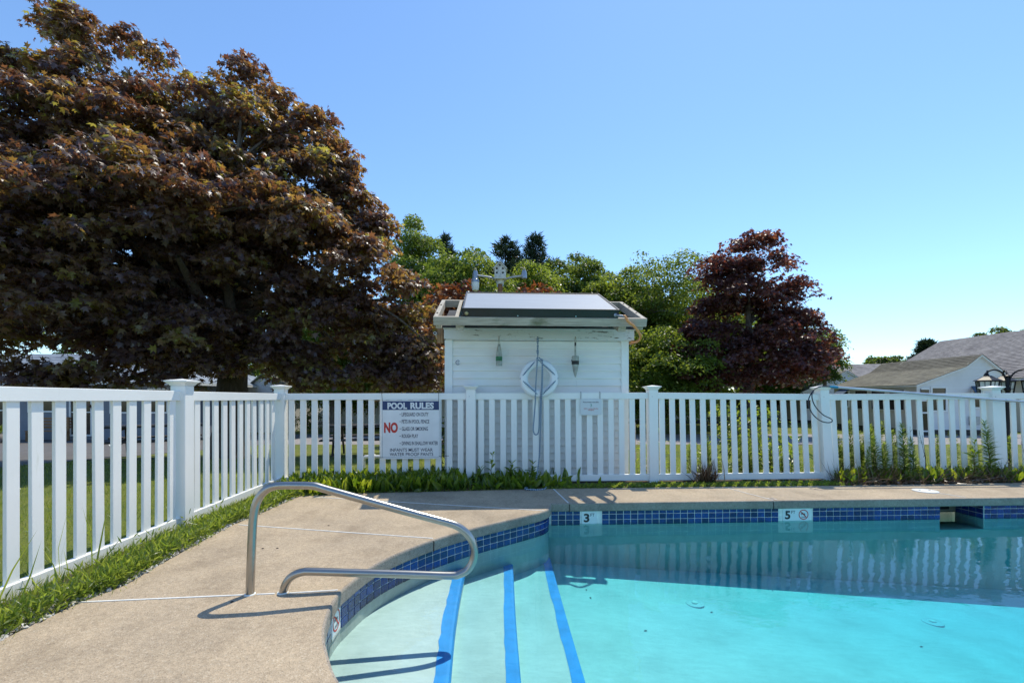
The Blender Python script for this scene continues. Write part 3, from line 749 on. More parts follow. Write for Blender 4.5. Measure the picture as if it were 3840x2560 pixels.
while z < top_z-.005:
    z1 = min(z+LAP, top_z)
    xs_ = [SX0+.10]+([joints[i]] if i in joints else [])+[SX1-.10]
    for xa, xb in zip(xs_[:-1], xs_[1:]):
        pr = [(.026, z1+.006), (.006, z1-.02*.0), (-.020, z+.014), (-.020, z), (.026, z)]
        MB().add([sp(x, o_, zz) for x in (xa+.0008, xb-.0008) for o_, zz in pr], [(0, 1, 2, 3, 4)[::-1], (5, 6, 7, 8, 9)]+[(q, (q+1) % 5, 5+(q+1) % 5, 5+q) for q in range(5)]).build('siding_board', 'siding', shed)
    z = z1; i += 1
for xa, xb in ((SX0, SX0+.105), (SX1-.105, SX1)):
    bx(xa, xb, -.030, .06, .05, 1.93).build('corner_trim', 'white_trim', shed, bevel=.003)
bx(SX0-.0, SX1+.045, -.13, -.10, 1.932, 2.062).build('fascia', 'peeling_paint', shed, bevel=.002)
bx(SX0+.02, SX1+.02, -.10, .03, 1.930, 1.945).build('soffit', 'white_trim', shed)
bx(SX0-.012, SX1+.06, -.15, -.02, 2.064, 2.092).build('drip_edge', 'white_trim', shed, bevel=.002)
# gable roof, ridge across
RS = .36
def rz(o_): return 2.094+RS*(o_+.17)
rf = MB()
rx0, rx1 = SX0-.03, SX1+.09
rf.add([sp(x, o_, zz) for x in (rx0, rx1) for o_, zz in ((-.17, rz(-.17)), (1.1, rz(1.1)), (2.37, rz(-.17)), (2.37, rz(-.17)-.02), (1.1, rz(1.1)-.02), (-.17, rz(-.17)-.02))], [(0, 1, 4, 5)[::-1], (1, 2, 3, 4)[::-1], (6, 7, 10, 11), (7, 8, 9, 10), (0, 6, 7, 1)[::-1], (1, 7, 8, 2)[::-1], (0, 5, 11, 6)[::-1]])
roof = rf.build('roof', 'dark_shingle', shed)
for r_ in range(4):
    o0 = -.175+r_*.14; x = rx0-.004
    j = 0
    while x < rx1:
        wd_ = random.uniform(.27, .33); xb = min(x+wd_, rx1+.006)
        MB().add([sp(xx, oo, rz(oo)+h_) for xx in (x+.003, xb-.003) for oo, h_ in ((o0, .004), (o0, .012), (o0+.15, .006), (o0+.15, .002))], [(0, 1, 2, 3), (4, 7, 6, 5), (1, 5, 6, 2), (0, 4, 5, 1)]).build('shingle', 'dark_shingle', roof)
        x = xb
for s_ in (SX0+.01, SX1-.01):
    m = MB().poly([sp(s_, .03, 2.0), sp(s_, 2.17, 2.0), sp(s_, 1.1, rz(1.1)-.04)], (.01, 0, 0)).build('gable', 'siding', shed)
# round sticker
q = P(1550+392/2.352, 950+962/2.352, 6.25); q = sp(q.x, -.024, q.z)
st = MB().lathe([(.036, 0), (.036, .003)], 28, q, 0, Matrix.Rotation(math.pi/2, 3, 'X')).build('round_sticker', 'sign_white', shed)
m = MB(); q2 = q+Vector((0, -.0042, 0)); ux = U
for r0, r1, a0, a1 in ((.026, .033, 0, 360), (.012, .019, 190, 350), (.012, .019, 15, 75), (.012, .019, 105, 165)):
    nn = 24; vs = []
    for i in range(nn+1):
        a = R(a0+(a1-a0)*i/nn); vs += [q2+(ux*math.cos(a)+ZU*math.sin(a))*r0, q2+(ux*math.cos(a)+ZU*math.sin(a))*r1]
    m.add(vs, [(2*i, 2*i+1, 2*i+3, 2*i+2) for i in range(nn)])
m.build('sticker_print', 'sign_navy', st)
# solar collector on its timber frame
FY = 5.66
def fp_(x, o_, z): return Vector((x-.0535*o_, sy(x, FY)+o_, z))
FZ0 = CAM_H+(HZ-1190)/F*FY                   # top of the front beam
TIL = R(22.5); FL = 1.10
ct, stn = math.cos(TIL), math.sin(TIL)
def fr(x, a, h): return fp_(x, a*ct-h*stn, FZ0+a*stn+h*ct)    # along the slope a, above it h
FX0 = (1624-1920)/F*(FY-.05); FX1 = (2428-1920)/F*(FY+.09)
frame = thing('collector_frame', 'weathered timber frame carrying a solar collector over the shed roof', 'frame', (0.3, FY+.4, FZ0-.1))
fb = lambda x0, x1, a0, a1, h0, h1: MB().add([fr(x, a, h) for x in (x0, x1) for a in (a0, a1) for h in (h0, h1)], [(0, 1, 3, 2), (4, 6, 7, 5), (0, 4, 5, 1), (2, 3, 7, 6), (0, 2, 6, 4), (1, 5, 7, 3)])
fb(FX0, FX1, 0, .05, -.105, 0).build('front_beam', 'weathered_wood', frame, bevel=.004)
fb(FX0+.003, FX1-.003, FL, FL+.05, -.105, -.002).build('back_beam', 'weathered_wood', frame, bevel=.004)
for x0, wd_ in ((FX0+.002, .055), (FX0+.265, .045), (FX1-.062, .06)):
    fb(x0, x0+wd_, .052, FL-.002, -.105, -.001).build('side_beam', 'weathered_wood_side', frame, bevel=.004)
for x0 in (FX0+.27, FX1-.34): fb(x0, x0+.10, .06, .98, -.19, -.107).build('sleeper', 'weathered_wood_side', frame, bevel=.004)
for x0 in (FX0+.02, FX1-.09): fb(x0, x0+.07, .06, .16, -.16, -.107).build('corner_block', 'weathered_wood_side', frame)
for x0, zt in ((SX0-.10, None), (SX1+.03, None)):
    c0 = sp(x0+.03, .12, 0); MB().box((c0.x, c0.y, 2.16), (.085, .085, .52)).build('support_post', 'cedar_post', frame, bevel=.004)
for px_, a_ in ((FX0+.03, .22), (FX0+.03, .75), (FX1-.035, .35), (FX1-.035, .7), (FX1-.035, .97), (FX0+.35, .02), (FX1-.5, .02)):
    q = fr(px_, a_, .001); MB().lathe([(.013, 0), (.012, .006), (.001, .007)], 8, q).build('bolt', 'rust', frame)
# pvc conduit by the frame
pv = thing('pvc_pipe', 'short white pipe end beside the shed eave', 'pipe', sp(SX0-.13, .05, 2.0))
q = sp(SX0-.13, -.05, 2.02); MB().tube([q, q+VN*.5], .021, 14).build('tube', 'pvc_white', pv, smooth=True); MB().tube([q-VN*.003, q+VN*.02], .014, 14).build('bore', 'hole_dark', pv)
col = thing('solar_collector', 'flat glazed solar heat collector tilted on the timber frame', 'solar panel', (0.2, FY+.4, FZ0+.05))
CX0 = (1728-1920)/F*FY+.02; CX1 = (2326-1920)/F*(FY+.02); CA0, CA1, CHT = .012, 1.19, .105
fb(CX0+.006, CX1-.006, CA0+.004, CA1-.004, .004, CHT-.012).build('case', 'bronze_metal', col, bevel=.003)
fb(CX0+.02, CX1-.02, CA0+.02, CA1-.02, CHT-.011, CHT-.006).build('glazing', 'collector_glass', col)
for x0, x1, a0, a1 in ((CX0, CX1, CA0, CA0+.02), (CX0, CX1, CA1-.02, CA1), (CX0, CX0+.02, CA0+.021, CA1-.021), (CX1-.02, CX1, CA0+.021, CA1-.021)):
    fb(x0, x1, a0, a1, CHT-.014, CHT+.004).build('frame_strip', 'bronze_metal', col, bevel=.002)
rotx = Matrix.Rotation(math.pi/2, 3, 'X')
q = fr(CX0+.055, CA0-.004, .045); MB().lathe([(.026, -.02), (.026, .012), (.018, .016), (.016, .022)], 6, q, .3, rotx).build('end_plug', 'brass', col, bevel=.002)
q = fr(CX1-.05, CA0-.004, .04); hv = (Vector((.10, -.09, -.035)))
m = MB().lathe([(.024, -.02), (.024, .008), (.016, .012)], 6, q, .3, rotx); m.tube([q, q+hv*.5, q+hv], [.014, .016, .018], 10); m.build('outlet_fitting', 'grey_metal', col)
h0 = q+hv
for f_ in (.35, .72): MB().tube([fr(CX0+(CX1-CX0)*f_, CA0-.004, .02), fr(CX0+(CX1-CX0)*f_, CA0-.010, .02)], .008, 8).build('screw', 'galvanized', col)
hs = thing('hose', 'short orange hose looping from the collector down to the shed corner', 'hose', h0)
hz = [h0-hv*.2, h0, P(1550+1900/2.352, 950+605/2.352, 5.62), P(1550+1950/2.352, 950+645/2.352, 5.72), P(1550+1995/2.352, 950+705/2.352, 5.9), P(1550+2002/2.352, 950+745/2.352, 6.05), P(1550+1975/2.352, 950+778/2.352, 6.2), P(1550+1935/2.352, 950+788/2.352, 6.35), P(1550+1895/2.352, 950+788/2.352, 6.5)]
MB().tube(catmull(hz, 5), .0165, 12).build('tube', 'copper_hose', hs, smooth=True)
# vent stub behind
vs_ = thing('vent_stub', 'small dark vent stub sticking up behind the collector', 'vent', P(1755, 1130, 7.2)); q = P(1755, 1140, 7.2)
MB().lathe([(.02, -.35), (.02, .13), (.028, .13), (.028, .19), (.02, .2)], 10, q).build('tube', 'grey_metal', vs_)

# things hung on the fascia
def hook(parent, q): MB().lathe([(.006, 0), (.005, .02)], 8, q, 0, rotx).build('nail', 'rust', parent)
HX = lambda zx: (1550+zx/2.352-1920)/F*6.22
HZc = lambda zy: CAM_H+(HZ-(950+zy/2.352))/F*6.22
# bottle shaped buoy
x = HX(757); by = sp(x, -.155, 0).y
b1 = thing('wooden_buoy', 'bottle shaped white wooden buoy with a faded green band on the fascia', 'buoy', (x, by, HZc(990)), 'buoys hung on the shed')
hx = HX(757); body = [(.001, HZc(993)), (.044, HZc(992)), (.046, HZc(975)), (.046, HZc(965))]; 
def sq(prof, flat=.62, n=8):
    m_ = MB().lathe(prof, n, (0, 0, 0), math.pi/n); m_.v = [(vx+x, vy*flat+by, vz) for vx, vy, vz in m_.v]; return m_
sq([(.040, HZc(993)), (.046, HZc(990)), (.047, HZc(950))]).build('body', 'buoy_white', b1, smooth=True)
sq([(.0475, HZc(951)), (.0475, HZc(912))]).build('band', 'buoy_green', b1, smooth=True)
sq([(.047, HZc(913)), (.045, HZc(890)), (.036, HZc(865)), (.027, HZc(845)), (.021, HZc(825)), (.019, HZc(806)), (.012, HZc(803))]).build('neck', 'buoy_white', b1, smooth=True)
top = Vector((x, by, HZc(738)))
m = MB()
for s_ in (-1, 1): m.tube([top, Vector((x+s_*.012, by, HZc(806))), Vector((x+s_*.03, by-.012, HZc(860)))], .0028, 6)
m.build('twine', 'twine', b1); hook(b1, top)
# stick buoy
x = HX(1428); by = sp(x, -.155, 0).y
b2 = thing('wooden_buoy', 'white lobster buoy on a stick with black band and pointed tip', 'buoy', (x, by, HZc(1092)), 'buoys hung on the shed')
MB().lathe([(.001, HZc(1093)), (.008, HZc(1090)), (.032, HZc(1035)), (.045, HZc(985)), (.049, HZc(950))][:5], 16, (x, by, 0)).build('tip', 'buoy_white', b2, smooth=True)
MB().lathe([(.0505, HZc(980)), (.0512, HZc(948))], 16, (x, by, 0)).build('band', 'buoy_dark', b2, smooth=True)
MB().lathe([(.0495, HZc(949)), (.050, HZc(915)), (.046, HZc(905)), (.02, HZc(902))], 16, (x, by, 0)).build('body', 'buoy_white', b2, smooth=True)
MB().lathe([(.0115, HZc(905)), (.0115, HZc(815))], 8, (x, by, 0)).build('stick', 'buoy_white', b2)
MB().lathe([(.0125, HZc(815)), (.0125, HZc(785))], 8, (x, by, 0)).build('grip', 'buoy_dark', b2)
top = Vector((x, by, HZc(738))); m = MB()
for s_ in (-1, 1): m.tube([top, Vector((x+s_*.010, by, HZc(770))), Vector((x+s_*.004, by, HZc(800)))], .003, 6)
m.build('twine', 'twine', b2); hook(b2, top)
m = MB().box((x-.05, by-.01, HZc(945)), (.01, .02, .02)); m.build('rope_knot', 'buoy_dark', b2)
# life ring, leaning on the top rail
def rope_obj(name, pts, r, parent, sub=5):
    pts = catmull(pts, sub); n = 8; m_ = MB().tube(pts, r, n)
    ob = m_.build(name, 'rope', parent, smooth=True); me = ob.data; uv = me.uv_layers.new(name='UVMap')
    L = [0]
    for a, b in zip(pts[:-1], pts[1:]): L.append(L[-1]+(b-a).length)
    k_ = len(pts)
    for poly in me.polygons:
        idx = [me.loops[li].vertex_index for li in poly.loop_indices]
        js = [v % n for v in idx]; wrap = max(js)-min(js) > n/2
        for li, v in zip(poly.loop_indices, idx):
            j = v % n; j = j+n if (wrap and j < n/2) else j
            uv.data[li].uv = (L[min(v//n, k_-1)]/(.024), j/n)
    return ob
rc = Vector((HX(1107)+.0, 6.06, HZc(1103))); rc.x = (1550+1107/2.352-1920)/F*6.06; rc.z = CAM_H+(HZ-(950+1103/2.352))/F*6.06
RIN, ROUT = .146, .260
Rm = (RIN+ROUT)/2; rt_ = (ROUT-RIN)/2
tiltm = Matrix.Rotation(TH, 3, 'Z') @ Matrix.Rotation(R(-7), 3, 'X')
ring = thing('life_ring', 'white foam life ring hung from the fascia with blue striped grab rope', 'life ring', rc)
m = MB(); n1_, n2_ = 56, 16; vs = []
for i in range(n1_):
    a = 2*math.pi*i/n1_
    for j in range(n2_):
        b = 2*math.pi*j/n2_; cr = math.copysign(abs(math.cos(b))**.8, math.cos(b)); sr = math.copysign(abs(math.sin(b))**.8, math.sin(b))
        rr = Rm+rt_*cr; v = tiltm @ Vector((rr*math.cos(a), sr*.058, rr*math.sin(a))); vs.append(v+rc)
m.add(vs, [(i*n2_+j, ((i+1) % n1_)*n2_+j, ((i+1) % n1_)*n2_+(j+1) % n2_, i*n2_+(j+1) % n2_) for i in range(n1_) for j in range(n2_)])
m.build('ring_body', 'foam_ring', ring, smooth=True)
def on_ring(ang, rr=ROUT, fwd=-.06): return rc+tiltm @ Vector((rr*math.cos(ang), fwd, rr*math.sin(ang)))
corners = [R(96), R(0), R(-88), R(182)]
for a, b in ((corners[0], corners[1]), (corners[1], corners[2]), (corners[2], corners[3]), (corners[3]-2*math.pi, corners[0]-2*math.pi)):
    pa = on_ring(a, ROUT*.97, -.03); pb = on_ring(b, ROUT*.97, -.03); mid = (pa+pb)/2; 
    rope_obj('grab_rope', [pa, pa*.7+pb*.3+tiltm @ Vector((0, -.034, 0)), mid+tiltm @ Vector((0, -.038, 0)), pa*.3+pb*.7+tiltm @ Vector((0, -.034, 0)), pb], .0088, ring)
for a in corners[1:]: 
    q = on_ring(a, ROUT*.96, -.02); MB().lathe([(.001, -.008), (.010, -.005), (.011, .004), (.001, .010)], 10, q, 0, rotx).build('rope_eye', 'brass', ring, smooth=True)
# line from the fascia nail to the ring and down the fence to the ground
ln = thing('safety_line', 'blue and white striped line hanging down over the fence to the deck', 'rope', (rc.x-.02, 6.0, 0))
nail = Vector((HX(1095), sp(HX(1095), -.16, 0).y, HZc(738)))
ytop = 6.06
def Lp(zx, zy, Y): return P(1550+zx/2.352, 950+zy/2.352, Y)
for dx in (-.010, .008): rope_obj('hang_loop', [nail, nail+Vector((dx, -.01, -.06)), nail+Vector((-dx*.6, -.012, -.13)), nail+Vector((dx, -.012, -.20)), nail+Vector((.003, -.01, -.25))], .008, ln)
rope_obj('hang_line', [nail+Vector((0, -.008, -.2)), Lp(1098, 870, 6.05), Lp(1095, 930, 6.02)], .007, ln)
rope_obj('knot', [Lp(1085, 925, 6.0), Lp(1105, 918, 5.985), Lp(1125, 930, 5.985), Lp(1140, 936, 6.0), Lp(1120, 945, 6.0), Lp(1090, 930, 5.99)], .008, ln)
def Lq(zx, zy, Y): return P(1000+zx/1.96, 1400+zy/1.96, Y)
rope_obj('line', [Lp(1093, 930, 6.0), Lp(1090, 1000, 5.985), Lp(1082, 1130, 5.99), Lp(1076, 1260, 5.98), Lq(1975, 200, 5.985), Lq(1966, 320, 5.99), Lq(1960, 410, 5.99), Lq(1968, 442, 5.985), Lq(1985, 448, 5.98), Lq(1998, 425, 5.98), Lq(2006, 320, 5.985), Lq(2012, 180, 5.97), Lp(1130, 1180, 5.96), Lp(1135, 1050, 5.96), Lp(1137, 945, 5.985)], .0085, ln)
gnd = [Lq(1985, 760, 5.955), Lq(1975, 800, 5.93)]
rope_obj('line', [Lp(1138, 945, 5.98), Lp(1140, 1080, 5.955), Lp(1133, 1262, 5.945), Lq(2020, 200, 5.975), Lq(2012, 420, 5.98), Lq(2004, 600, 5.975), Lq(1988, 740, 5.95), Lq(1975, 780, 5.93), D(1985, 1822, .012), D(1975, 1832, .009), D(1995, 1836, .009), D(2040, 1833, .009), D(2047, 1822, .02), D(2040, 1818, .03)], .0085, ln)
rope_obj('line', [D(1975, 1822, .01), D(1970, 1833, .021), D(2005, 1834.5, .009)], .0085, ln)

# ------------------------------------------------------------------ signs on the fence
FYs = lambda x: 5.97+(x+3.03)*.0524-.032
def sign_pt(zx, zy):        # from the enlarged view of the sign
    px = 1380+zx/5.406; py = 1470+zy/5.406; t = (px-1920)/F
    Y = (6.129-.032-.012)/(1-.0524*t); return P(px, py, Y)
tl, br_ = sign_pt(272, 158), sign_pt(1465, 1345)
SW = (br_-tl).x/math.cos(TH); SH = tl.z-br_.z
so = Vector((tl.x, tl.y, br_.z)); sn = -VN
sg = thing('pool_rules_sign', 'white metal pool rules sign with navy header wired to the fence', 'sign', so)
def srect(x0, x1, z0, z1, d): return [so+U*x+ZU*z_+sn*d for x, z_ in ((x0, z0), (x1, z0), (x1, z1), (x0, z1))]
def rrect(x0, x1, z0, z1, r, d):
    out = []
    for cx, cz, a0 in ((x1-r, z0+r, -90), (x1-r, z1-r, 0), (x0+r, z1-r, 90), (x0+r, z0+r, 180)):
        for i in range(6): a = R(a0+18*i); out.append(so+U*(cx+r*math.cos(a))+ZU*(cz+r*math.sin(a))+sn*d)
    return out
MB().poly(rrect(0, SW, 0, SH, .016, 0), sn*.006).build('board', 'sign_white', sg)
fx = lambda zx: (zx-272)/(1465-272)*SW; fzz = lambda zy: (1345-zy)/(1345-158)*SH
MB().add(srect(fx(292), fx(1438), fzz(358), fzz(180), .0068), [(0, 1, 2, 3)]).build('header', 'sign_navy', sg)
m = MB(); bd = .0024
x0, x1, z0, z1 = fx(292), fx(1446), fzz(1312), fzz(182)
for r_ in ((x0, x0+bd, z0, z1), (x1-bd, x1, z0, z1), (x0, x1, z0, z0+bd)): m.add(srect(*r_, .0066 if r_[1]-r_[0] < .01 else .0065), [(0, 1, 2, 3)])
m.build('border_line', 'sign_ink', sg)
def sign_text(txt, mat, zx0, zx1, zyb, zyt, bold, d=.0075):
    me = text_fit(txt, mat, fx(zx1)-fx(zx0), fzz(zyt)-fzz(zyb), bold)
    link('lettering', me, sg, so+U*fx(zx0)+ZU*fzz(zyb)+sn*d, (math.pi/2, 0, TH))
sign_text('POOL', 'sign_lettering', 395, 790, 342, 208, .045); sign_text('RULES', 'sign_lettering', 858, 1335, 340, 205, .045)
sign_text('NO', 'sign_red', 325, 606, 822, 606, .05)
for i, (t, xe) in enumerate((('LIFEGUARD ON DUTY', 1226), ('PETS IN POOL FENCE', 1242), ('GLASS OR SMOKING', 1215), ('ROUGH PLAY', 1015), ('DIVING IN SHALLOW WATER', 1418))):
    yb = 485+145.5*i; sign_text(t, 'sign_ink', 682+i, xe, yb, yb-76, .014)
    q = so+U*fx(651)+ZU*fzz(yb-38)+sn*.0075
    MB().add([q+(U*math.cos(a)+ZU*math.sin(a))*.0062 for a in [2*math.pi*j/14 for j in range(14)]], [tuple(range(14))]).build('bullet', 'sign_ink', sg)
sign_text('INFANTS MUST WEAR', 'sign_ink', 447, 1312, 1197, 1130, .006); sign_text('WATER PROOF PANTS', 'sign_ink', 440, 1322, 1284, 1218, .006)
m = MB()
for zx, zt in ((296, 20), (1432, 18)):
    a = sign_pt(zx-18 if zx < 500 else zx, zt); a.y -= .004; b = so+U*fx(zx)+ZU*fzz(180)+sn*.010
    m.tube([a+Vector((0, .03, .003)), a, b, b+sn*-.02], .0026, 6)
for (zx0, zy0), (zx1, zy1) in (((312, 1312), (135, 1312)), ((1438, 1297), (1645, 1288))):
    m.tube([so+U*fx(zx0)+ZU*fzz(zy0)+sn*.010, so+U*fx((zx0+zx1)/2)+ZU*fzz(zy0)+sn*.008, so+U*fx(zx1)+ZU*fzz(zy1)+sn*.004], .0026, 6)
m.build('tie_wire', 'hole_dark', sg)
# laminated notice
def np_(zx, zy):
    px = 1550+zx/2.352; py = 950+zy/2.352; t = (px-1920)/F; Y = (6.129-.030)/(1-.0524*t); return P(px, py, Y)
nt_, nb_ = np_(1473, 1282), np_(1660, 1422); so2 = Vector((nt_.x, nt_.y, nb_.z)); NW = (nb_-nt_).x; NH = nt_.z-nb_.z
no = thing('paper_notice', 'laminated paper notice about the office phone tied to the top rail', 'notice', so2)
MB().poly([so2+U*x+ZU*z_+sn*(.004+.006*math.sin(3*x/NW)) for x, z_ in ((0, 0), (NW*.5, -.004), (NW, 0), (NW, NH), (NW*.5, NH), (0, NH))], sn*.0012).build('sheet', 'paper', no)
def ntext(txt, mat, fx0, fx1, zb, zh, bold=0):
    link('lettering', text_fit(txt, mat, NW*(fx1-fx0), NH*zh, bold), no, so2+U*NW*fx0+ZU*NH*zb+sn*.0135, (math.pi/2, 0, TH))
ntext('Phone located in the office', 'sign_ink', .12, .86, .76, .075, .012)
ntext('Call 9-1-1 in the event of an', 'sign_red', .15, .83, .36, .07, .012); ntext('emergency', 'sign_red', .36, .64, .25, .07, .012)
c_ = so2+U*NW*.48+ZU*NH*.60+sn*.0135
m = MB(); arc = [c_+(U*math.cos(a)*.011+ZU*math.sin(a)*.016) for a in [R(-110+22*i) for i in range(10)]]; m.tube(arc, [.004, .004, .003, .0025, .0025, .0025, .003, .004, .0045, .004], 6); m.build('phone_icon', 'icon_green', no)
m = MB()
for zx in (1477, 1645):
    a = np_(zx, 1282); b = np_(zx, 1222); m.tube([a+sn*.006, b+sn*.010+Vector((0, 0, .0)), b+Vector((0, .03, .006))], .003, 6)
m.build('cable_tie', 'black_metal', no)

# ------------------------------------------------------------------ life hook on the fence top
hk = thing('rescue_hook', 'aluminium pole with a dark bent rescue hook resting on the fence', 'rescue hook', (4.4, 6.3, 1.25))
def Hq(zx, zy, Y): return P(2950+zx/2.643, 1150+zy/2.643, Y)
pa = Hq(500, 797, 6.27); pb = Hq(2352, 940, 6.32); pe = pb+(pb-pa)*.35
MB().tube([pa, pb*.5+pa*.5, pb, pe], .0165, 14).build('pole', 'galvanized', hk, smooth=True)
q = pa+(pb-pa)*.90; MB().tube([q, q+(pb-pa)*.03], .020, 14).build('pole_joint', 'galvanized', hk, smooth=True)
MB().tube([Hq(425, 790, 6.265), Hq(470, 794, 6.268), Hq(505, 797, 6.27)], [.014, .018, .018], 12).build('sleeve', 'blue_rubber', hk, smooth=True)
hkp = [Hq(430, 790, 6.26), Hq(380, 786, 6.24), Hq(320, 792, 6.22), Hq(270, 825, 6.2), Hq(232, 880, 6.19), Hq(216, 930, 6.19), Hq(222, 985, 6.19), Hq(250, 1050, 6.19), Hq(295, 1100, 6.19), Hq(350, 1135, 6.19), Hq(410, 1147, 6.19), Hq(445, 1140, 6.19), Hq(452, 1122, 6.19), Hq(430, 1103, 6.18), Hq(370, 1075, 6.17), Hq(310, 1020, 6.17), Hq(270, 960, 6.17), Hq(252, 900, 6.17), Hq(256, 850, 6.19), Hq(285, 812, 6.21), Hq(340, 790, 6.23), Hq(430, 792, 6.265)]
MB().tube(catmull(hkp, 4), .0068, 10).build('hook_rod', 'black_rubber', hk, smooth=True)

# ------------------------------------------------------------------ garden lamp post with three lanterns
lpX, lpY = 8.93, 8.2; lg = gz(lpY)
lp_ = thing('lamp_post', 'black garden lamp post with three scroll arm lanterns beyond the fence', 'lamp post', (lpX, lpY, lg))
MB().lathe([(.075, lg), (.075, lg+.05), (.05, lg+.10), (.032, lg+.16), (.030, 1.25), (.045, 1.27), (.045, 1.30), (.028, 1.33), (.025, 1.50), (.05, 1.53), (.001, 1.56)], 16, (lpX, lpY, 0)).build('pole', 'black_metal', lp_, smooth=True)
def lantern(parent, c, sc):
    b = MB(); n = 6
    prof = [(.20, .0), (.19, .012), (.11, .055), (.05, .095), (.02, .10), (.02, .12)]
    rf_ = MB().lathe([(r*sc, c.z+.17*sc+z*sc) for r, z in prof], n, (c.x, c.y, 0)).build('lantern_roof', 'black_metal', parent)
    gl = MB().lathe([(.115*sc, c.z-.12*sc), (.150*sc, c.z+.165*sc)], n, (c.x, c.y, 0)).build('lantern_glass', 'frosted_glass', parent)
    m_ = MB()
    for i in range(n):
        a = 2*math.pi*i/n; d_ = Vector((math.cos(a), math.sin(a), 0)); a2 = a+math.pi/n; d2 = Vector((math.cos(a2), math.sin(a2), 0)); cz = math.cos(math.pi/n)
        m_.tube([c+d_*.12*sc+ZU*-.13*sc, c+d_*.157*sc+ZU*.17*sc], .011*sc, 6)
        m_.tube([c+d2*(.12*sc*cz)+ZU*-.13*sc, c+d2*(.157*sc*cz)+ZU*.17*sc], .005*sc, 5)
        an = 2*math.pi*(i+1)/n; dn = Vector((math.cos(an), math.sin(an), 0))
        for f_, z_ in ((.117, -.125), (.138, .03), (.156, .165)):
            m_.tube([c+d_*f_*sc+ZU*z_*sc, c+dn*f_*sc+ZU*z_*sc], (.010 if z_ != .03 else .005)*sc, 5)
    m_.build('lantern_bars', 'black_metal', parent)
    MB().lathe([(.001, c.z-.20*sc), (.02*sc, c.z-.18*sc), (.05*sc, c.z-.15*sc), (.12*sc, c.z-.122*sc)], n, (c.x, c.y, 0)).build('lantern_base', 'black_metal', parent)
top = Vector((lpX, lpY, 1.36))
for ang in (172, -52, 52):
    d_ = Vector((math.cos(R(ang)), math.sin(R(ang)), 0)); c = Vector((lpX, lpY, 1.27))+d_*.32
    sc_pts = [top+d_*.02, top+d_*.03+ZU*.12, top+d_*.09+ZU*.23, top+d_*.20+ZU*.28, top+d_*.31+ZU*.25, top+d_*.37+ZU*.17, top+d_*.345+ZU*.10, top+d_*.28+ZU*.09, top+d_*.255+ZU*.135, top+d_*.285+ZU*.165, top+d_*.305+ZU*.14]
    MB().tube(catmull(sc_pts, 5), .014, 10).build('scroll_arm', 'black_metal', lp_, smooth=True)
    MB().lathe([(.012, c.z+.285), (.03, c.z+.275), (.014, c.z+.30), (.014, c.z+.36)], 10, (c.x, c.y, 0)).build('hanger', 'black_metal', lp_)
    lantern(lp_, c, 1.0)

# ------------------------------------------------------------------ yard light pole with bird house behind the shed
yp = Vector(((1876-1920)/F*10, 10, gz(10)))
yl = thing('yard_light', 'galvanised pole with two barn lamps on arms behind the shed', 'yard light', yp)
zt = CAM_H+(HZ-1046)/F*10
MB().lathe([(.055, yp.z), (.05, zt-.12), (.075, zt-.12), (.075, zt+.0)], 14, (yp.x, yp.y, 0)).build('pole', 'aged_white_paint', yl, smooth=True)
MB().lathe([(.052, zt-.30), (.056, zt-.122)], 14, (yp.x, yp.y, 0)).build('rust_sleeve', 'rust', yl)
def yz(zx, zy): return P(1550+zx/2.352, 950+zy/2.352, 10)
for side in (-1, 1):
    if side < 0: arm = [yz(745, 295), yz(742, 265), yz(725, 235), yz(690, 215), yz(620, 203), yz(565, 195)]
    else: arm = [yz(785, 290), yz(788, 262), yz(800, 238), yz(830, 220), yz(900, 207), yz(965, 200)]
    MB().tube(catmull(arm, 4), .022, 10).build('arm', 'grey_metal', yl, smooth=True)
    hc = yz(547, 195) if side < 0 else yz(978, 192)
    MB().lathe([(.060, hc.z-.07), (.057, hc.z+.04), (.042, hc.z+.10), (.02, hc.z+.115)], 16, (hc.x, hc.y, 0)).build('lamp_head', 'grey_metal', yl, smooth=True)
    MB().lathe([(.03, hc.z+.116), (.03, hc.z+.16), (.01, hc.z+.17)], 10, (hc.x, hc.y, 0)).build('photocell', 'brass', yl)
    if side < 0:
        MB().lathe([(.084, hc.z-.15), (.078, hc.z-.09), (.061, hc.z-.072)], 18, (hc.x, hc.y, 0)).build('collar', 'grey_metal', yl, smooth=True)
        MB().lathe([(.03, hc.z-.345), (.064, hc.z-.325), (.082, hc.z-.25), (.082, hc.z-.152)], 18, (hc.x, hc.y, 0)).build('lens', 'frosted_glass', yl, smooth=True)
bc = yz(767, 225)
bh = thing('bird_house', 'white gabled bird house with five round holes on the yard light pole', 'bird house', (bc.x, bc.y, zt))
hw = .122; zb, ze, za = yz(767, 205).z, yz(767, 140).z, yz(767, 92).z
MB().poly([(bc.x-hw, 9.88, zb), (bc.x+hw, 9.88, zb), (bc.x+hw, 9.88, ze), (bc.x, 9.88, za), (bc.x-hw, 9.88, ze)], (0, .26, 0)).build('box', 'aged_white_paint', bh)
for s_ in (-1, 1): MB().bar(Vector((bc.x+s_*(hw+.022), 9.99, ze-.02)), Vector((bc.x, 9.99, za+.012)), .30, .02, (0, 0, 1)).build('roof_board', 'aged_white_paint', bh)
MB().box((bc.x, 9.99, zb-.04), (.25, .30, .08)).build('floor_board', 'aged_white_paint', bh); MB().lathe([(.05, zt), (.07, zb-.08)], 10, (bc.x, 10, 0)).build('mount', 'rust', bh)
for zx, zy in ((765, 118), (738, 146), (791, 146), (738, 183), (791, 183)):
    q = yz(zx, zy); q.y = 9.879; MB().lathe([(.021, 0), (.021, .003)], 16, q, 0, rotx).build('entry_hole', 'hole_dark', bh)

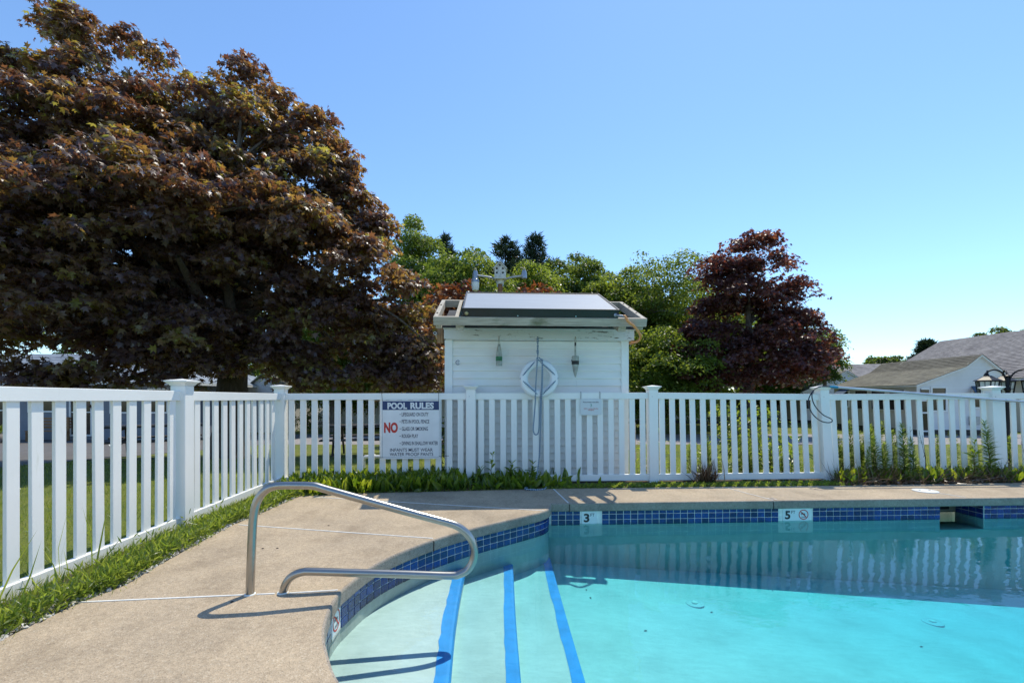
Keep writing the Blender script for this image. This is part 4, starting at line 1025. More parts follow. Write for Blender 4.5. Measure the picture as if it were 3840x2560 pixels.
# ------------------------------------------------------------------ houses
def rect_wall(m_, a, b, z0, z1): m_.add([(a[0], a[1], z0), (b[0], b[1], z0), (b[0], b[1], z1), (a[0], a[1], z1)], [(0, 1, 2, 3)])
def boards(parent, a, b, z0, ztop, nrm, mat, pitch=.15, slope=None):
    """lap boards on a wall from a to b; ztop(s) gives the wall top at fraction s"""
    a = Vector(a); b = Vector(b); t = b-a; nrm = Vector(nrm); z = z0
    zmax = max(ztop(i/40) for i in range(41))
    while z < zmax-.02:
        ss = [i/80 for i in range(81) if ztop(i/80) >= z+pitch*.6]
        if ss:
            p, q = a+t*ss[0], a+t*ss[-1]; h = pitch+.004
            m_ = MB(); vs = []
            for e in (p, q):
                for o_, zz in ((0, z+h), (.004, z+h), (.020, z), (0, z)): vs.append(e+nrm*o_+ZU*zz)
            m_.add(vs, [(0, 1, 2, 3), (4, 7, 6, 5), (1, 5, 6, 2), (3, 2, 6, 7), (0, 4, 5, 1)]).build('siding_board', mat, parent)
        z += pitch
def window(parent, a, b, z0, z1, nrm, trim='white_trim', rails=1, name='window'):
    a = Vector(a); b = Vector(b); nrm = Vector(nrm).normalized(); t = (b-a).normalized()
    w_ = MB(); tw = .07
    for p, q in ((a+ZU*z0, b+ZU*z0), (a+ZU*z1, b+ZU*z1)): w_.bar(p+nrm*.03-t*tw*.5, q+nrm*.03+t*tw*.5, .06, tw)
    for p in (a, b): w_.bar(p+nrm*.03+ZU*(z0+tw*.51), p+nrm*.03+ZU*(z1-tw*.51), .06, tw, t)
    wo = w_.build(name, trim, parent)
    pts = [a+ZU*z0, b+ZU*z0, b+ZU*z1, a+ZU*z1]; MB().poly([p+nrm*.022 for p in pts], nrm*.006).build('pane', 'window_glass', wo)
    if rails: MB().bar(a+ZU*(z0+z1)/2+nrm*.036, b+ZU*(z0+z1)/2+nrm*.036, .015, .04).build('sash_bar', trim, wo)
    return wo
def roof_courses(parent, e0, e1, r0, r1, mat, n, th=.02):
    """shingle courses from eave edge (e0,e1) to ridge edge (r0,r1)"""
    e0, e1, r0, r1 = map(Vector, (e0, e1, r0, r1)); nrm = (e1-e0).cross(r0-e0).normalized()
    if nrm.z < 0: nrm = -nrm
    for i in range(n):
        f0, f1 = i/n, min(1, (i+1.15)/n)
        a, b, c, d = e0.lerp(r0, f0), e1.lerp(r1, f0), e1.lerp(r1, f1), e0.lerp(r0, f1)
        MB().add([a, b, c, d, a+nrm*th, b+nrm*th, c+nrm*.003, d+nrm*.003], [(0, 3, 2, 1), (4, 5, 6, 7), (0, 1, 5, 4), (1, 2, 6, 5), (3, 0, 4, 7)]).build('shingle_course', mat, parent)

def cottage(name, label, x0, xk, xa, x1, y0, y1, zbase, ze, zk, za, zr, wall='cottage_white', nm_a='mossy_shingle', nm_b='mossy_shingle_spotted', porch=True):
    h = thing(name, label, 'cottage', ((x0+x1)/2, y0, zbase), 'rental cottages beyond the fence')
    zf = zbase+.28
    m_ = MB().poly([(x0, y0, zf), (x1, y0, zf), (x1, y0, zr), (xa, y0, za), (xk, y0, zk), (x0, y0, ze)], (0, y1-y0, 0)); m_.build('wall', wall, h)
    MB().poly([(x0+.1, y0+.1, zbase-.1), (x1-.1, y0+.1, zbase-.1), (x1-.1, y0+.1, zf), (x0+.1, y0+.1, zf)], (0, y1-y0-.2, 0)).build('foundation', 'foundation', h)
    def gt(s):
        x = x0+(x1-x0)*s
        if x < xk: return ze+(zk-ze)*(x-x0)/(xk-x0)
        if x < xa: return zk+(za-zk)*(x-xk)/(xa-xk)
        return za+(zr-za)*(x-xa)/(x1-xa)
    boards(h, (x0, y0, 0), (x1, y0, 0), zf, gt, (0, -1, 0), wall, .16)
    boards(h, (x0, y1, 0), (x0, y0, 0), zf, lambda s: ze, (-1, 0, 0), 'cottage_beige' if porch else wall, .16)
    ov = .14
    rfp = MB().poly([(x0-.12, y0-ov, ze-.04), (xk, y0-ov, zk+.02), (xa, y0-ov, za+.03), (x1+.12, y0-ov, zr-.02), (x1+.12, y0-ov, zr-.09), (xa, y0-ov, za-.04), (xk, y0-ov, zk-.05), (x0-.12, y0-ov, ze-.11)], (0, y1-y0+2*ov, 0)).build('roof', 'white_trim', h)
    roof_courses(rfp, (x0-.15, y1+ov+.02, ze-.03), (x0-.15, y0-ov-.02, ze-.03), (xk, y1+ov+.02, zk+.03), (xk, y0-ov-.02, zk+.03), nm_a, 12)
    roof_courses(rfp, (xk, y1+ov+.02, zk+.03), (xk, y0-ov-.02, zk+.03), (xa, y1+ov+.02, za+.04), (xa, y0-ov-.02, za+.04), nm_b, 7)
    roof_courses(rfp, (x1+.15, y0-ov-.02, zr-.03), (x1+.15, y1+ov+.02, zr-.03), (xa, y0-ov-.02, za+.04), (xa, y1+ov+.02, za+.04), nm_a, 7)
    return h
gx = lambda px, Y: (px-1920)/F*Y
h1 = cottage('cottage', 'white gabled cottage with mossy roof and screened porch by the lamp post', 19.2, 21.43, 22.18, 23.25, 21.6, 27.1, -.57-.1, 1.76, 2.57, 3.13, 2.25)
for a, b in ((gx(3492, 21.58), gx(3548, 21.58)),): window(h1, (a, 21.6, 0), (b, 21.6, 0), .50, 1.62, (0, -1, 0), rails=0)
dr = MB().poly([(gx(3450, 21.6), 21.57, -.45), (gx(3480, 21.6), 21.57, -.45), (gx(3480, 21.6), 21.57, 1.55), (gx(3450, 21.6), 21.57, 1.55)], (0, -.03, 0)).build('door', 'window_glass', h1)
for zz in (-.45, .42, 1.55, 1.0): MB().bar((gx(3450, 21.6), 21.53, zz), (gx(3480, 21.6), 21.53, zz), .03, .07).build('door_rail', 'white_trim', dr)
wq = window(h1, (gx(3646, 21.6), 21.6, 0), (gx(3690, 21.6), 21.6, 0), .65, 1.5, (0, -1, 0))
MB().poly([(gx(3640, 21.6), 21.57, 1.66), (gx(3698, 21.6), 21.57, 1.66), (gx(3698, 21.3)+.06, 21.15, 1.36), (gx(3640, 21.3)+.06, 21.15, 1.36)], (0, -.01, .02)).build('awning', 'awning_blue', h1)
for y in (22.2, 23.35, 24.5): window(h1, (19.2, y, 0), (19.2, y+.95, 0), .50, 1.55, (-1, 0, 0), 'cottage_beige', 0)
window(h1, (19.2, 25.9, 0), (19.2, 26.5, 0), .62, 1.5, (-1, 0, 0))
MB().poly([(19.17, 25.8, 1.62), (19.17, 26.6, 1.62), (18.75, 26.6, 1.32), (18.75, 25.8, 1.32)], (0, 0, .02)).build('awning', 'awning_blue', h1)
MB().box((gx(3655, 21.5), 21.5, .05), (.36, .16, .40)).build('meter_box', 'grey_metal', h1)
h2 = cottage('cottage', 'white gabled cottage half hidden behind the dark red maple', 20.9, 22.6, 24.2, 25.6, 33, 43, -.78, 1.52, 2.2, 3.05, 2.2)
for a, b in ((21.2, 22.0), (22.3, 23.4), (23.7, 24.6)): window(h2, (a, 33, 0), (b, 33, 0), .3, 1.3, (0, -1, 0), rails=0)
h3 = thing('cottage', 'low cottage with brown shingle roof just past the shed', 'cottage', (11, 33, gz(33)), 'rental cottages beyond the fence')
X0, X1 = 7.5, 14.2; Y0, Y1 = 33, 39; ZB = gz(33)
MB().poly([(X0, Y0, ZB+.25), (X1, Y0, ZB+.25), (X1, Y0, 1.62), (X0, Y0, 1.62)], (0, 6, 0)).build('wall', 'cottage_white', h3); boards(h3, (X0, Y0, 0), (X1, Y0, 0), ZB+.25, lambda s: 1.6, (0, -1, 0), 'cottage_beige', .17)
rf3 = MB().poly([(X0-.2, Y0-.3, 1.55), (X0-.2, 36, 2.85), (X0-.2, 39.3, 1.55)], (X1-X0+.4, 0, 0)).build('roof', 'mossy_shingle', h3)
roof_courses(rf3, (X0-.22, Y0-.34, 1.57), (X1+.22, Y0-.34, 1.57), (X0-.22, 36, 2.88), (X1+.22, 36, 2.88), 'mossy_shingle', 14)
for a in (8.6, 9.3, 10.0, 10.9, 12.4): window(h3, (a, Y0, 0), (a+.5, Y0, 0), .35, 1.3, (0, -1, 0), rails=0)
MB().box((11, Y0+.2, ZB+.1), (6.4, .1, .5)).build('foundation', 'foundation', h3)
h4 = thing('cottage', 'white clapboard cottage with double windows behind the rules sign', 'cottage', (-8, 27, gz(27)), 'rental cottages beyond the fence')
X0, X1, Y0, ZB = -10.9, -2.5, 27, gz(27)
MB().poly([(X0, Y0, ZB+.1), (X1, Y0, ZB+.1), (X1, Y0, 1.55), (X0, Y0, 1.55)], (0, 6, 0)).build('wall', 'cottage_white', h4); boards(h4, (X0, Y0, 0), (X1, Y0, 0), ZB+.1, lambda s: 1.5, (0, -1, 0), 'cottage_white', .16)
rf4 = MB().poly([(X0-.3, Y0-.35, 1.48), (X0-.3, 30, 2.9), (X0-.3, 33.3, 1.48)], (X1-X0+.6, 0, 0)).build('roof', 'blue_shingle', h4)
roof_courses(rf4, (X0-.32, Y0-.39, 1.50), (X1+.32, Y0-.39, 1.50), (X0-.32, 30, 2.93), (X1+.32, 30, 2.93), 'grey_shingle', 13)
MB().bar((X0-.3, Y0-.36, 1.43), (X1+.3, Y0-.36, 1.43), .05, .12).build('fascia', 'white_trim', h4)
for a in (-10.55, -9.3, -8.6, -7.9, -6.9): window(h4, (a, Y0, 0), (a+.55, Y0, 0), .12, 1.25, (0, -1, 0), rails=1)
# low roof in front of it, with ground reaching shingles
h5 = thing('garage', 'small white clapboard garage with brown roof seen past the maple trunk', 'garage', (-12.8, 24, gz(24)))
X0, X1, Y0, ZB = -14.2, -11.9, 24, gz(24)
MB().poly([(X0, Y0, ZB), (X1, Y0, ZB), (X1, Y0, 1.45), ((X0+X1)/2, Y0, 2.4), (X0, Y0, 1.45)], (0, 5, 0)).build('wall', 'cottage_white', h5)
boards(h5, (X0, Y0, 0), (X1, Y0, 0), ZB, lambda s: 2.4-abs(s-.5)*1.9, (0, -1, 0), 'cottage_white', .15)
MB().poly([(X0-.2, Y0-.2, 1.32), ((X0+X1)/2, Y0-.2, 2.46), (X1+.2, Y0-.2, 1.32), (X1+.2, Y0-.2, 1.24), ((X0+X1)/2, Y0-.2, 2.38), (X0-.2, Y0-.2, 1.24)], (0, 5.4, 0)).build('roof', 'mossy_shingle', h5)
h6 = thing('house', 'blue grey clapboard house with white windows beyond the parking area', 'house', (-17, 19.2, gz(19)))
X0, X1, Y0, ZB = -32, -13.9, 19.2, gz(19)
MB().poly([(X0, Y0, ZB), (X1, Y0, ZB), (X1, Y0, 1.72), (X0, Y0, 1.72)], (0, 8, 0)).build('wall', 'house_blue_grey', h6); boards(h6, (X0, Y0, 0), (X1, Y0, 0), ZB+.1, lambda s: 1.7, (0, -1, 0), 'house_blue_grey', .13)
rf6 = MB().poly([(X0-.5, Y0-.45, 1.66), (X1+.5, Y0-.45, 1.66), (X1+.5, Y0+8.4, 1.66), (X0-.5, Y0+8.4, 1.66)], (0, 0, .10)).build('roof', 'white_trim', h6)
roof_courses(rf6, (X0-.5, Y0-.47, 1.765), (X1+.5, Y0-.47, 1.765), (X0-.5, Y0+4, 3.35), (X1-3.2, Y0+4, 3.35), 'blue_shingle', 16)
MB().add([(X1+.5, Y0-.47, 1.77), (X1+.5, Y0+8.4, 1.77), (X1-3.2, Y0+4, 3.36)], [(0, 1, 2)]).build('hip', 'blue_shingle', rf6)
for a, b, zl in ((-21.7, -21.1, -.3), (-20.35, -19.2, .55), (-18.6, -17.7, -.45), (-16.9, -16.0, .5), (-15.3, -14.5, .5)): window(h6, (a, Y0, 0), (b, Y0, 0), zl, 1.5, (0, -1, 0))
h7 = thing('house', 'large house with broad grey shingle roof rising behind the white cottage', 'house', (30, 26, gz(30)))
MB().poly([(27.3, 20, -.8), (37.5, 20, -.8), (37.5, 20, 2.4), (32.4, 20, 5.35), (27.3, 20, 2.4)], (0, 14, 0)).build('wall', 'cottage_beige', h7)
rf7 = MB().poly([(26.9, 19.7, 2.17), (32.4, 19.7, 5.36), (37.9, 19.7, 2.17), (37.9, 19.7, 2.08), (32.4, 19.7, 5.26), (26.9, 19.7, 2.08)], (0, 14.6, 0)).build('roof', 'white_trim', h7)
roof_courses(rf7, (26.85, 34.4, 2.18), (26.85, 19.6, 2.18), (32.4, 34.4, 5.40), (32.4, 19.6, 5.40), 'grey_shingle', 34, .03)
h8 = thing('house', 'distant house whose grey roof shows over the cottage ridge', 'house', (36, 46, gz(40)))
MB().poly([(33, 44, -.8), (46, 44, -.8), (46, 44, 2.6), (33, 44, 2.6)], (0, 8, 0)).build('wall', 'house_grey', h8)
rf8 = MB().poly([(32.6, 43.6, 2.5), (33.5, 48, 4.6), (32.6, 52.4, 2.5)], (14, 0, 0)).build('roof', 'grey_shingle', h8); roof_courses(rf8, (32.6, 43.5, 2.55), (46.6, 43.5, 2.55), (34.4, 48, 4.66), (46.6, 48, 4.66), 'grey_shingle', 16, .03)
h9 = thing('house', 'distant grey gabled house with white rake boards behind the red maple', 'house', (33, 52, gz(50)))
MB().poly([(29, 52, -.8), (38.4, 52, -.8), (38.4, 52, 3.9), (34, 52, 6.4), (29, 52, 3.6)], (0, 7, 0)).build('wall', 'house_grey', h9)
for p, q in (((28.6, 51.8, 3.4), (34, 51.8, 6.5)), ((34, 51.8, 6.5), (39.0, 51.8, 3.7))): MB().bar(p, q, .4, .28).build('rake_board', 'white_trim', h9)

# ------------------------------------------------------------------ yard furniture beyond the fence
def picnic(label, loc, rz, L=1.8, mat='dark_bench_wood'):
    g = gz(loc[1]); t = thing('picnic_table', label, 'picnic table', (loc[0], loc[1], g), 'picnic tables on the lawn')
    M_ = Matrix.Rotation(rz, 3, 'Z'); base = Vector((loc[0], loc[1], g))
    def bxx(nm, c, d, r=None):
        rr = M_ @ r if r is not None else M_
        MB().box(base+M_ @ Vector(c), d, rr).build(nm, mat, t)
    for i in range(5): bxx('tabletop_board', (0, -.30+.15*i, .74), (L, .14, .035))
    for s_ in (-1, 1):
        for i in range(2): bxx('seat_board', (0, s_*(.62+.15*i), .44), (L, .14, .035))
        bxx('crossbeam', (s_*(L/2-.3), 0, .40), (.045, 1.5, .09)); bxx('top_batten', (s_*(L/2-.3), 0, .69), (.045, .7, .06))
        for q_ in (-1, 1): bxx('leg', (s_*(L/2-.3)+.046*q_, q_*.42, .36), (.04, .09, .82), Matrix.Rotation(q_*R(28), 3, 'X'))
    return t
picnic('dark picnic table on the sunlit lawn behind the rules sign', (gx(1370, 11.6), 11.6), R(12), 1.9)
picnic('dark picnic table in deep shade under the maple beside the fence', (-8.3, 10.6), R(35))
picnic('small picnic table by the lattice panel near the cottage', (-10.6, 25.0), R(5), 1.5)
picnic('picnic table beneath the trees beyond the lane', (gx(2640, 27), 25.5), R(10), 1.6)
lt = thing('lattice_panel', 'weathered lattice panel with climbing leaves beside the cottage', 'trellis', (-11.6, 26.4, gz(26)))
m = MB()
for i in range(-10, 22):
    for s_ in (-1, 1):
        xa = -12.6+i*.12; a = Vector((xa, 26.4+.01*s_, -.6)); b = Vector((xa+s_*1.1+(0 if s_ > 0 else 0), 26.4+.01*s_, .5))
        if min(a.x, b.x) > -12.8 and max(a.x, b.x) < -10.6: MB().bar(a, b, .012, .03).build('lattice_slat', 'weathered_wood_side', lt)
for x in (-12.75, -10.6): MB().box((x, 26.4, -.1), (.08, .08, 1.3)).build('post', 'weathered_wood_side', lt)
bn = thing('garden_bench', 'tan slatted garden bench against the blue grey house', 'bench', (-18.9, 18.6, gz(18.6)))
gb = gz(18.6)
for i in range(4): MB().box((-18.95, 18.85, gb+.55+.12*i), (1.4, .03, .08)).build('back_slat', 'tan_bench_wood', bn)
for i in range(3): MB().box((-18.95, 18.4+.14*i, gb+.42), (1.4, .11, .03)).build('seat_slat', 'tan_bench_wood', bn)
for s_ in (-.62, .62):
    MB().box((-18.95+s_, 18.36, gb+.2), (.07, .06, .42)).build('leg', 'tan_bench_wood', bn); MB().box((-18.95+s_, 18.80, gb+.48), (.07, .06, .98)).build('leg', 'tan_bench_wood', bn)
# grey pot with a spiky plant
pp = Vector((-20.0, 17.6, gz(17.6)))
pot = thing('planter', 'round pale pot with a spiky plant by the blue grey house', 'planter', pp)
MB().lathe([(.18, 0), (.26, .12), (.28, .26), (.24, .36), (.25, .38), (.22, .38), (.2, .34)], 20, pp).build('pot', 'terracotta', pot, smooth=True)
n = 140; ps = np.tile(np.array([[pp.x, pp.y, pp.z+.36]]), (n, 1))+rng.normal(size=(n, 3))*[.07, .07, .02]; dr_ = rdir(n); dr_[:, 2] = np.abs(dr_[:, 2])+.3
link('foliage', scatter_mesh('foliage', 'leaf_green_dark', T_LONG, ps, dr_, rdir(n), rng.uniform(.3, .55, n), rng.random(n)), pot, (0, 0, 0))
# pvc riser and coupling by the shed corner
pr_ = Vector((gx(1363, 6.9), 6.9, gz(6.9))); elbow_z = CAM_H-(1712-HZ)/F*6.9
pvp = thing('drain_pipe', 'white plastic pipe rising from the ground and turning toward the shed', 'pipe', pr_)
ez = elbow_z
MB().tube(catmull([(pr_.x, pr_.y, pr_.z-.05), (pr_.x, pr_.y, ez-.09), (pr_.x, pr_.y, ez-.05), (pr_.x+.02, pr_.y, ez-.015), (pr_.x+.06, pr_.y, ez), (pr_.x+.35, pr_.y, ez), (pr_.x+.75, pr_.y+.05, ez)], 4), .028, 14).build('tube', 'pvc_white', pvp, smooth=True)
MB().tube([(pr_.x+.09, pr_.y, ez), (pr_.x+.13, pr_.y, ez), (pr_.x+.131, pr_.y, ez), (pr_.x+.17, pr_.y, ez)], [.040, .040, .048, .048], 16).build('coupling', 'pvc_white', pvp, smooth=True)
# folded lounger end leaning on the far side of the fence
q = Vector((gx(2378, 6.75), 6.75, gz(6.75)))
fl_ = thing('folded_lounger', 'beige plastic folded lounger end standing beside the shed', 'lounger', q)
z0_, z1_ = CAM_H-(1700-HZ)/F*6.75, CAM_H-(1585-HZ)/F*6.75
m = MB().tube(catmull([(q.x, q.y, z0_), (q.x+.005, q.y, z1_-.06), (q.x, q.y+.04, z1_), (q.x-.02, q.y+.30, z1_+.03), (q.x-.04, q.y+.55, z1_-.02), (q.x-.04, q.y+.6, z0_)], 4), .018, 10); m.build('back_frame', 'pinkish_plastic', fl_, smooth=True)
MB().poly([(q.x, q.y+.01, z0_+.02), (q.x, q.y+.58, z0_+.02), (q.x, q.y+.56, z1_-.03), (q.x, q.y+.03, z1_-.03)], (.012, 0, 0)).build('back_panel', 'pinkish_plastic', fl_)
MB().tube([(q.x+.02, q.y, z0_+.02), (q.x+.02, q.y, z0_-.08), (q.x+.05, q.y, z0_-.09)], .012, 8).build('foot', 'pinkish_plastic', fl_)
for yy in (.02, .55): MB().tube([(q.x, q.y+yy, z0_+.02), (q.x-.03, q.y+yy, q.z)], .012, 8).build('leg', 'pinkish_plastic', fl_)
# ------------------------------------------------------------------ trees
def limb(m_, a, b, r0, r1, sag=.15, n=6, seg_=6):
    a = Vector(a); b = Vector(b); L = (b-a).length; side = Vector((random.gauss(0, 1), random.gauss(0, 1), 0)).normalized()*L*.08
    pts = []; rs = []
    for i in range(seg_+1):
        t = i/seg_; p = a.lerp(b, t); p += side*math.sin(math.pi*t)+ZU*(sag*L*math.sin(math.pi*t)*.5); pts.append(p); rs.append(r0+(r1-r0)*t)
    m_.tube(pts, rs, n, caps=False)
    return pts
def dome_leaves(centres, radii, per, flat=.45, thick=.14, up=.75, droop=.35, outw=None):
    """umbrella shaped sprays of leaves; returns position, axis, normal, local height"""
    P_, A_, N_ = [], [], []; K_ = []
    for i, (c, r_) in enumerate(zip(centres, radii)):
        n = max(8, int(per*(r_**2)))
        ph = rng.random(n)*2*np.pi; rho = np.sqrt(rng.random(n))*r_*(1+.25*rng.normal(size=n))
        z = flat*r_*(1-(rho/r_)**2)+rng.normal(size=n)*thick*r_-.15*r_
        p = np.stack([rho*np.cos(ph), rho*np.sin(ph), z], 1)+c
        ax = np.stack([np.cos(ph), np.sin(ph), -droop-rho/r_*.5], 1)+rng.normal(size=(n, 3))*.55
        nn = np.tile(np.array([[0, 0, up]]), (n, 1))+np.stack([np.cos(ph), np.sin(ph), 0*ph], 1)*.35*(rho/r_)[:, None]+rng.normal(size=(n, 3))*.42
        P_.append(p); A_.append(ax); N_.append(nn); K_.append(np.full(n, rng.random()))
    return np.concatenate(P_), np.concatenate(A_), np.concatenate(N_), np.concatenate(K_)
def sphere_clumps(spheres, count, rmin, rmax, shell=.55, keep_in=.25, front=None):
    w_ = np.array([r_**2 for c, r_ in spheres]); w_ = w_/w_.sum(); out = []; rad = []
    Cc = np.array([c for c, r_ in spheres]); Rr = np.array([r_ for c, r_ in spheres])
    while len(out) < count:
        i = rng.choice(len(spheres), p=w_); d = rng.normal(size=3); d /= np.linalg.norm(d)
        p = Cc[i]+d*Rr[i]*rng.random()**(1/3)
        dist = (np.linalg.norm(Cc-p, axis=1)/Rr).min()
        if dist < shell and rng.random() > keep_in: continue
        r_ = rng.uniform(rmin, rmax)
        out.append(p); rad.append(r_)
    return np.array(out), np.array(rad)
def bough_clumps(spheres, boughs, subs, rb0, rb1, rmin, rmax):
    bc, brd = sphere_clumps([(c_, max(.22, r_-.5*(rb0+rb1)*.48)) for c_, r_ in spheres], boughs, rb0, rb1, .70, .34)
    bc = np.concatenate([bc, np.array([c_ for c_, r_ in spheres])]); brd = np.concatenate([brd, np.array([min(r_*.9, rb1) for c_, r_ in spheres])])
    small_ = np.array([min(np.linalg.norm(c_-b_)+0*r_ if r_ < .75 else 9 for c_, r_ in spheres) for b_ in bc]) < .5
    brd = np.where(small_, rb0*.8, brd)
    out, rad = [], []
    for c, r_ in zip(bc, brd):
        for _ in range(int(subs*(r_/rb1)**2)+3):
            ph = rng.random()*6.283; rho = r_*math.sqrt(rng.random()); z = .42*r_*(1-(rho/r_)**2)+rng.normal()*.10*r_-.35*r_*(rho/r_)**3
            out.append(c+np.array([rho*math.cos(ph), rho*math.sin(ph), z])); rad.append(rng.uniform(rmin, rmax))
    return np.array(out), np.array(rad)
def tree(name, label, base, trunk_r, trunk_top, spheres, count, rmin, rmax, per, leaf, tmpl, mat, group=None, bark='bark', limbs=24, size_j=.3, shell=.55, keep_in=.25, flat=.45, zmin=None, thick=.14, cat='tree', trunk_mid=None, skip=None, boughs=None):
    t = thing(name, label, cat, base, group)
    cc, rr = sphere_clumps(spheres, count, rmin, rmax, shell, keep_in)
    if boughs: cc, rr = bough_clumps(spheres, *boughs, rmin, rmax)
    if skip is not None:
        k_ = ~skip(cc); cc = cc[k_]; rr = rr[k_]
    if zmin is not None:
        k_ = cc[:, 2] > zmin; cc = cc[k_]; rr = rr[k_]
    m_ = MB(); b = Vector(base); tt_ = Vector(trunk_top)
    mid = b.lerp(tt_, .5)+Vector((random.uniform(-.1, .1), random.uniform(-.1, .1), 0))
    m_.tube([b-ZU*.2, b+ZU*.05, b.lerp(mid, .3), mid, tt_], [trunk_r*1.6, trunk_r*1.3, trunk_r, trunk_r*.85, trunk_r*.5], 12, caps=False)
    order = rng.permutation(len(cc))[:limbs]
    heads = []
    for i in order[:max(3, limbs//5)]:
        c = Vector(cc[i]); s_ = b.lerp(tt_, random.uniform(.45, 1.0)); pts = limb(m_, s_, s_.lerp(c, .8), trunk_r*.42, trunk_r*.10, .25, 7); heads += pts[2:]
    for i in order[max(3, limbs//5):]:
        c = Vector(cc[i]); s_ = min(heads, key=lambda h: (h-c).length); limb(m_, s_, c, trunk_r*.12, .012, .1, 5)
    m_.build('trunk', bark, t, smooth=True)
    p, a, n_, kc = dome_leaves(cc, rr, per, flat, thick)
    N = len(p); k_ = p[:, 2] > gz(base[1])+.15; p, a, n_, kc = p[k_], a[k_], n_[k_], kc[k_]; N = len(p)
    p -= np.array(b)
    me = scatter_mesh('crown', mat, tmpl, p, a, n_, leaf*(1+size_j*rng.uniform(-1, 1, N)), np.clip(.62*kc**1.1+.5*rng.random(N)**1.4, 0, 1))
    o_ = bpy.data.objects.new('crown', me); C.objects.link(o_); o_.parent = t
    return t
def sph(px, py, Y, rp): p = P(px, py, Y); return (np.array(p), rp/F*Y)
big = [sph(1150, 530, 13.5, 150), sph(1240, 600, 13.5, 90), sph(1010, 430, 13.5, 70), sph(1370, 910, 13.4, 80), sph(1480, 1040, 13.3, 75), sph(1530, 1150, 13.1, 75), sph(1550, 1270, 13, 75), sph(1540, 1390, 13, 75), sph(900, 290, 13.4, 50), sph(1290, 700, 13.5, 60), sph(250, 110, 12.8, 60), sph(200, 60, 12.8, 30), sph(700, 1370, 11, 110), sph(330, 1360, 10, 130), sph(50, 1380, 9.6, 110), sph(-150, 1350, 9.8, 140), sph(1100, 1390, 12, 120), sph(1330, 1410, 12.5, 100), sph(1420, 960, 13.4, 90), sph(1560, 1080, 13.2, 70), sph(1600, 1330, 13, 85), sph(1600, 1200, 13, 85), sph(1620, 1420, 13, 70), sph(1500, 1440, 12.8, 80), sph(1220, 1440, 12, 80), sph(640, 1430, 11, 70), sph(420, 1430, 10.4, 70), sph(180, 1420, 9.8, 80), sph(1440, 850, 13.4, 70), sph(520, 1340, 10.6, 110), sph(330, 450, 12.6, 270), sph(-60, 620, 12.0, 340), sph(620, 580, 13, 290), sph(900, 660, 13.2, 270), sph(1090, 800, 13.4, 260), sph(900, 980, 12.4, 400), sph(520, 930, 11.2, 420), sph(120, 960, 10.6, 430),
       sph(1250, 1040, 13.2, 240), sph(1380, 1190, 13.4, 200), sph(1440, 1340, 13.2, 150), sph(1180, 1250, 12.4, 240), sph(300, 1180, 10.2, 270), sph(-320, 850, 11, 430), sph(290, 170, 12.8, 110), sph(265, 70, 12.9, 45), sph(470, 160, 13, 70), sph(620, 230, 13.2, 80), sph(720, 330, 13.2, 90),
       sph(1060, 390, 13.6, 85), sph(1170, 450, 13.6, 90), sph(1260, 620, 13.5, 95), sph(1340, 760, 13.5, 90), sph(850, 360, 13.3, 80), sph(20, 220, 12.4, 85), sph(700, 1280, 11.2, 170), sph(50, 1280, 9.6, 170), sph(-420, 1150, 10, 300)]
KB = .82                       # the crown stands closer than its trunk line suggests
big = [(np.array([0, 0, CAM_H])+(c_-np.array([0, 0, CAM_H]))*KB, r_*KB) for c_, r_ in big]
bt = Vector((gx(857, 13*KB), 13*KB, gz(13*KB)))
tree('maple_tree', 'huge purple leaved maple towering over the fence corner', bt, .36, (bt.x+.1, 13*KB, 4.0), big, 1050, .20, .40, 640, .108, T_MAPLE, 'leaf_purple', None, 'bark', 150, .3, .62, .30, .40, boughs=(260, 16, .5, 1.05))
rm = [sph(2900, 1410, 21.5, 60), sph(2660, 1420, 21.5, 60), sph(2830, 880, 22, 38), sph(2905, 985, 22, 48), sph(2640, 1220, 22, 80), sph(2590, 1300, 22, 85), sph(2660, 1060, 22, 40), sph(2960, 1110, 22, 75), sph(3020, 1210, 22, 60), sph(3080, 1290, 21.7, 60), sph(3105, 1330, 21.6, 45), sph(3050, 1400, 21.6, 55), sph(2960, 1430, 21.6, 45), sph(2560, 1340, 22, 50), sph(2720, 1060, 22, 50), sph(2640, 1140, 22, 45), sph(2790, 1010, 22, 150), sph(2840, 930, 22, 75), sph(2760, 930, 22, 65), sph(2700, 1150, 22, 140), sph(2900, 1120, 22, 140), sph(2945, 1240, 22, 110), sph(2680, 1320, 21.5, 140), sph(2850, 1310, 21.5, 150), sph(3040, 1330, 21.5, 85), sph(2990, 1380, 21.5, 80), sph(2600, 1390, 21.5, 70), sph(2730, 1400, 21, 70)]
rb = Vector((gx(2805, 22), 22, gz(22)))
tree('maple_tree', 'rounded dark crimson maple standing beside the lane', rb, .24, (rb.x, 22, 5.6), rm, 330, .26, .50, 240, .140, T_MAPLE, 'leaf_crimson', None, 'bark', 60, .3, .55, .3, .42, boughs=(80, 12, .5, 1.0))
